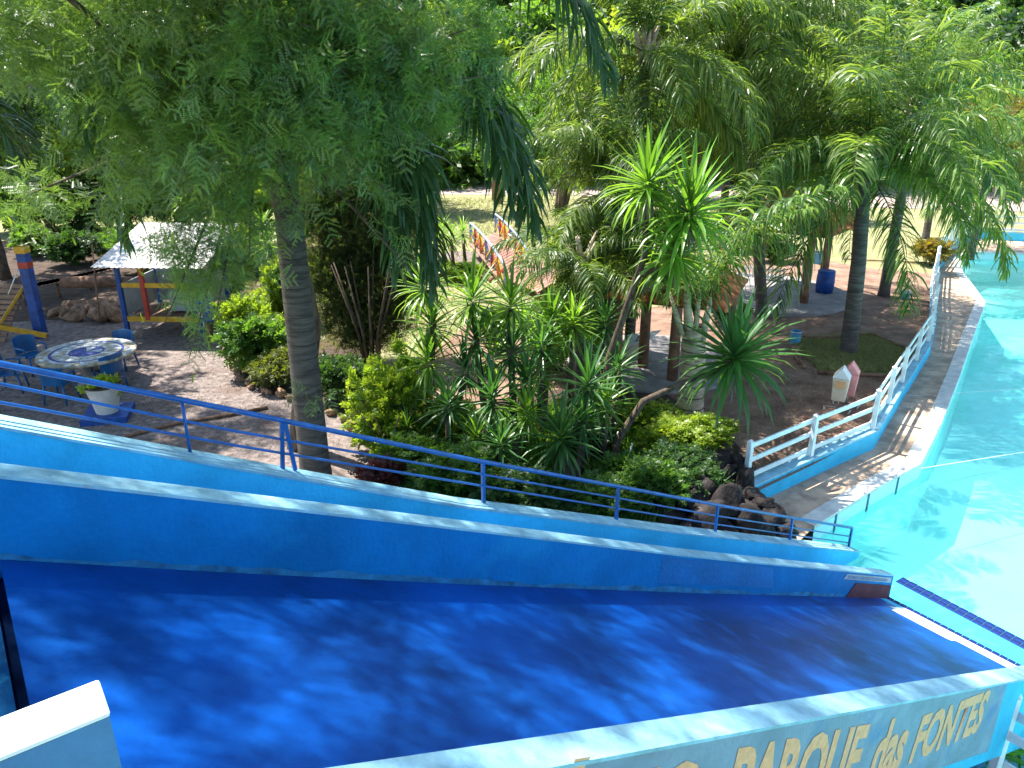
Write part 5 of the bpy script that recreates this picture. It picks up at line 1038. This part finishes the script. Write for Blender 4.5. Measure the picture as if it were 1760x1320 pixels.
MB().tube([cf0 + Vector((-.12, -.1, 1.9)), cf0 + Vector((-.55, -.1, 1.2))], .015, 6).build('rope', M['white'], cf)
# brown log, plank walkway behind
lg_ = MB().tube([at(75, 548, 0) + Vector((0, 1.3, .75)), at(150, 548) + Vector((0, 1.3, .78)), at(215, 548) + Vector((0, 1.3, .74))], .17, 12).build('log_beam', M['log']); tag(lg_, 'thick brown log lying across the rocks behind the table', 'log')
wy = thing('garden_walkway', 'wooden plank walkway curving behind the climbing frame', 'walkway', at(120, 500))
a0, a1 = at(30, 500, .5), at(195, 462, .5)
for i in range(22): f = i / 22; p = a0.lerp(a1, f) + Vector((0, -.25 * math.sin(f * 3), 0)); MB().bar(p, p + Vector((.12, 1.1, 0)), .19, .04).build('plank', M['wood'], wy)
for f in (0, .33, .66, 1): p = a0.lerp(a1, f); MB().tube([Vector((p.x + .05, p.y + .2, 0)), Vector((p.x + .05, p.y + .2, .48))], .05, 8).build('support', M['log'], wy)
thin = MB().tube([dp(158, 420, 19.5), dp(165, 490, 19.2), dp(172, 555, 18.9)], .022, 6).build('thin_pole', M['log']); tag(thin, 'thin bare pole standing left of the play hut', 'pole')

# grass tufts and fallen leaves
def tufts(name, px, n, size, m, z, seed):
    rg = np.random.default_rng(seed); P = [at(u, v, z) for u, v in px]; xs = [p.x for p in P]; ys = [p.y for p in P]; pts = []
    def inside(x, y):
        c = False; j = len(P) - 1
        for i in range(len(P)):
            if (P[i].y > y) != (P[j].y > y) and x < (P[j].x - P[i].x) * (y - P[i].y) / (P[j].y - P[i].y) + P[i].x: c = not c
            j = i
        return c
    while len(pts) < n:
        x, y = rg.uniform(min(xs), max(xs)), rg.uniform(min(ys), max(ys))
        if inside(x, y): pts.append((x, y, z))
    V = np.array([(-.5, 0, 0), (.5, 0, 0), (.1, 1, .2), (-.1, 1, .2)]) * [.16, 1, 1]; tv = np.concatenate([V + [dx_, 0, 0] for dx_ in (-.25, 0, .25)]); tf = np.array([[0, 1, 2, 3], [4, 5, 6, 7], [8, 9, 10, 11]])
    Vv, Fc, T = scatter(tv, tf, np.array(pts), rg.normal(0, .45, (n, 3)) + [0, 0, 1], size * rg.uniform(.5, 1.3, n), rg.random(n) * 6, rg=rg)
    return stuff(link(name, npmesh(name, Vv, Fc, T), M[m]))
tufts('grass', [(1352, 582), (1495, 573), (1562, 600), (1545, 640), (1410, 640)], 9000, .07, 'grass', .012, 1)
tufts('lawn_grass', [(700, 340), (1250, 345), (1250, 440), (1000, 540), (700, 640), (560, 640), (640, 420)], 30000, .09, 'grass', -.02, 2)
tufts('lawn_grass', [(380, 380), (560, 380), (620, 600), (540, 600), (400, 480)], 8000, .12, 'grass', -.01, 3)
tufts('fallen_leaves', [(1240, 690), (1500, 600), (1540, 660), (1420, 790), (1300, 840)], 1400, .05, 'dead', .0, 4)
tufts('fallen_leaves', [(0, 720), (380, 600), (640, 780), (300, 800)], 1500, .04, 'dead', .003, 5)
tufts('undergrowth', [(640, 850), (720, 740), (1000, 690), (1240, 760), (1150, 900), (900, 900)], 9000, .22, 'mid', .0, 6)
def pebbles(name, px, n, size, m, z, seed):
    rg = np.random.default_rng(seed); P = [at(u, v, z) for u, v in px]; A_, B2, C2, D2 = P[0], P[1], P[2], P[3]
    u_ = rg.random((n, 1)); v_ = rg.random((n, 1)); pa_ = (np.array(A_) * (1 - u_) + np.array(B2) * u_) * (1 - v_) + (np.array(D2) * (1 - u_) + np.array(C2) * u_) * v_
    tv = np.array([(1, 0, 0), (0, 1, 0), (-1, 0, 0), (0, -1, 0), (0, 0, .7)]) * .5; tf = np.array([[0, 1, 4], [1, 2, 4], [2, 3, 4], [3, 0, 4]])
    V, Fc, T = scatter(tv, tf, pa_, np.concatenate([rg.normal(0, 1, (n, 2)), np.zeros((n, 1))], 1), size * rg.uniform(.5, 1.6, n), np.zeros(n), rg=rg)
    return stuff(link(name, npmesh(name, V, Fc, T), M[m]))
pebbles('gravel_stones', [(0, 600), (390, 610), (640, 800), (0, 760)], 9000, .035, 'gravel', .001, 31)
pebbles('gravel_stones', [(1250, 560), (1560, 600), (1500, 740), (1290, 800)], 7000, .035, 'soil', -.003, 32)
pebbles('gravel_stones', [(640, 760), (1230, 700), (1290, 850), (660, 900)], 4000, .06, 'stone', .004, 33)
bpy.context.view_layer.update()
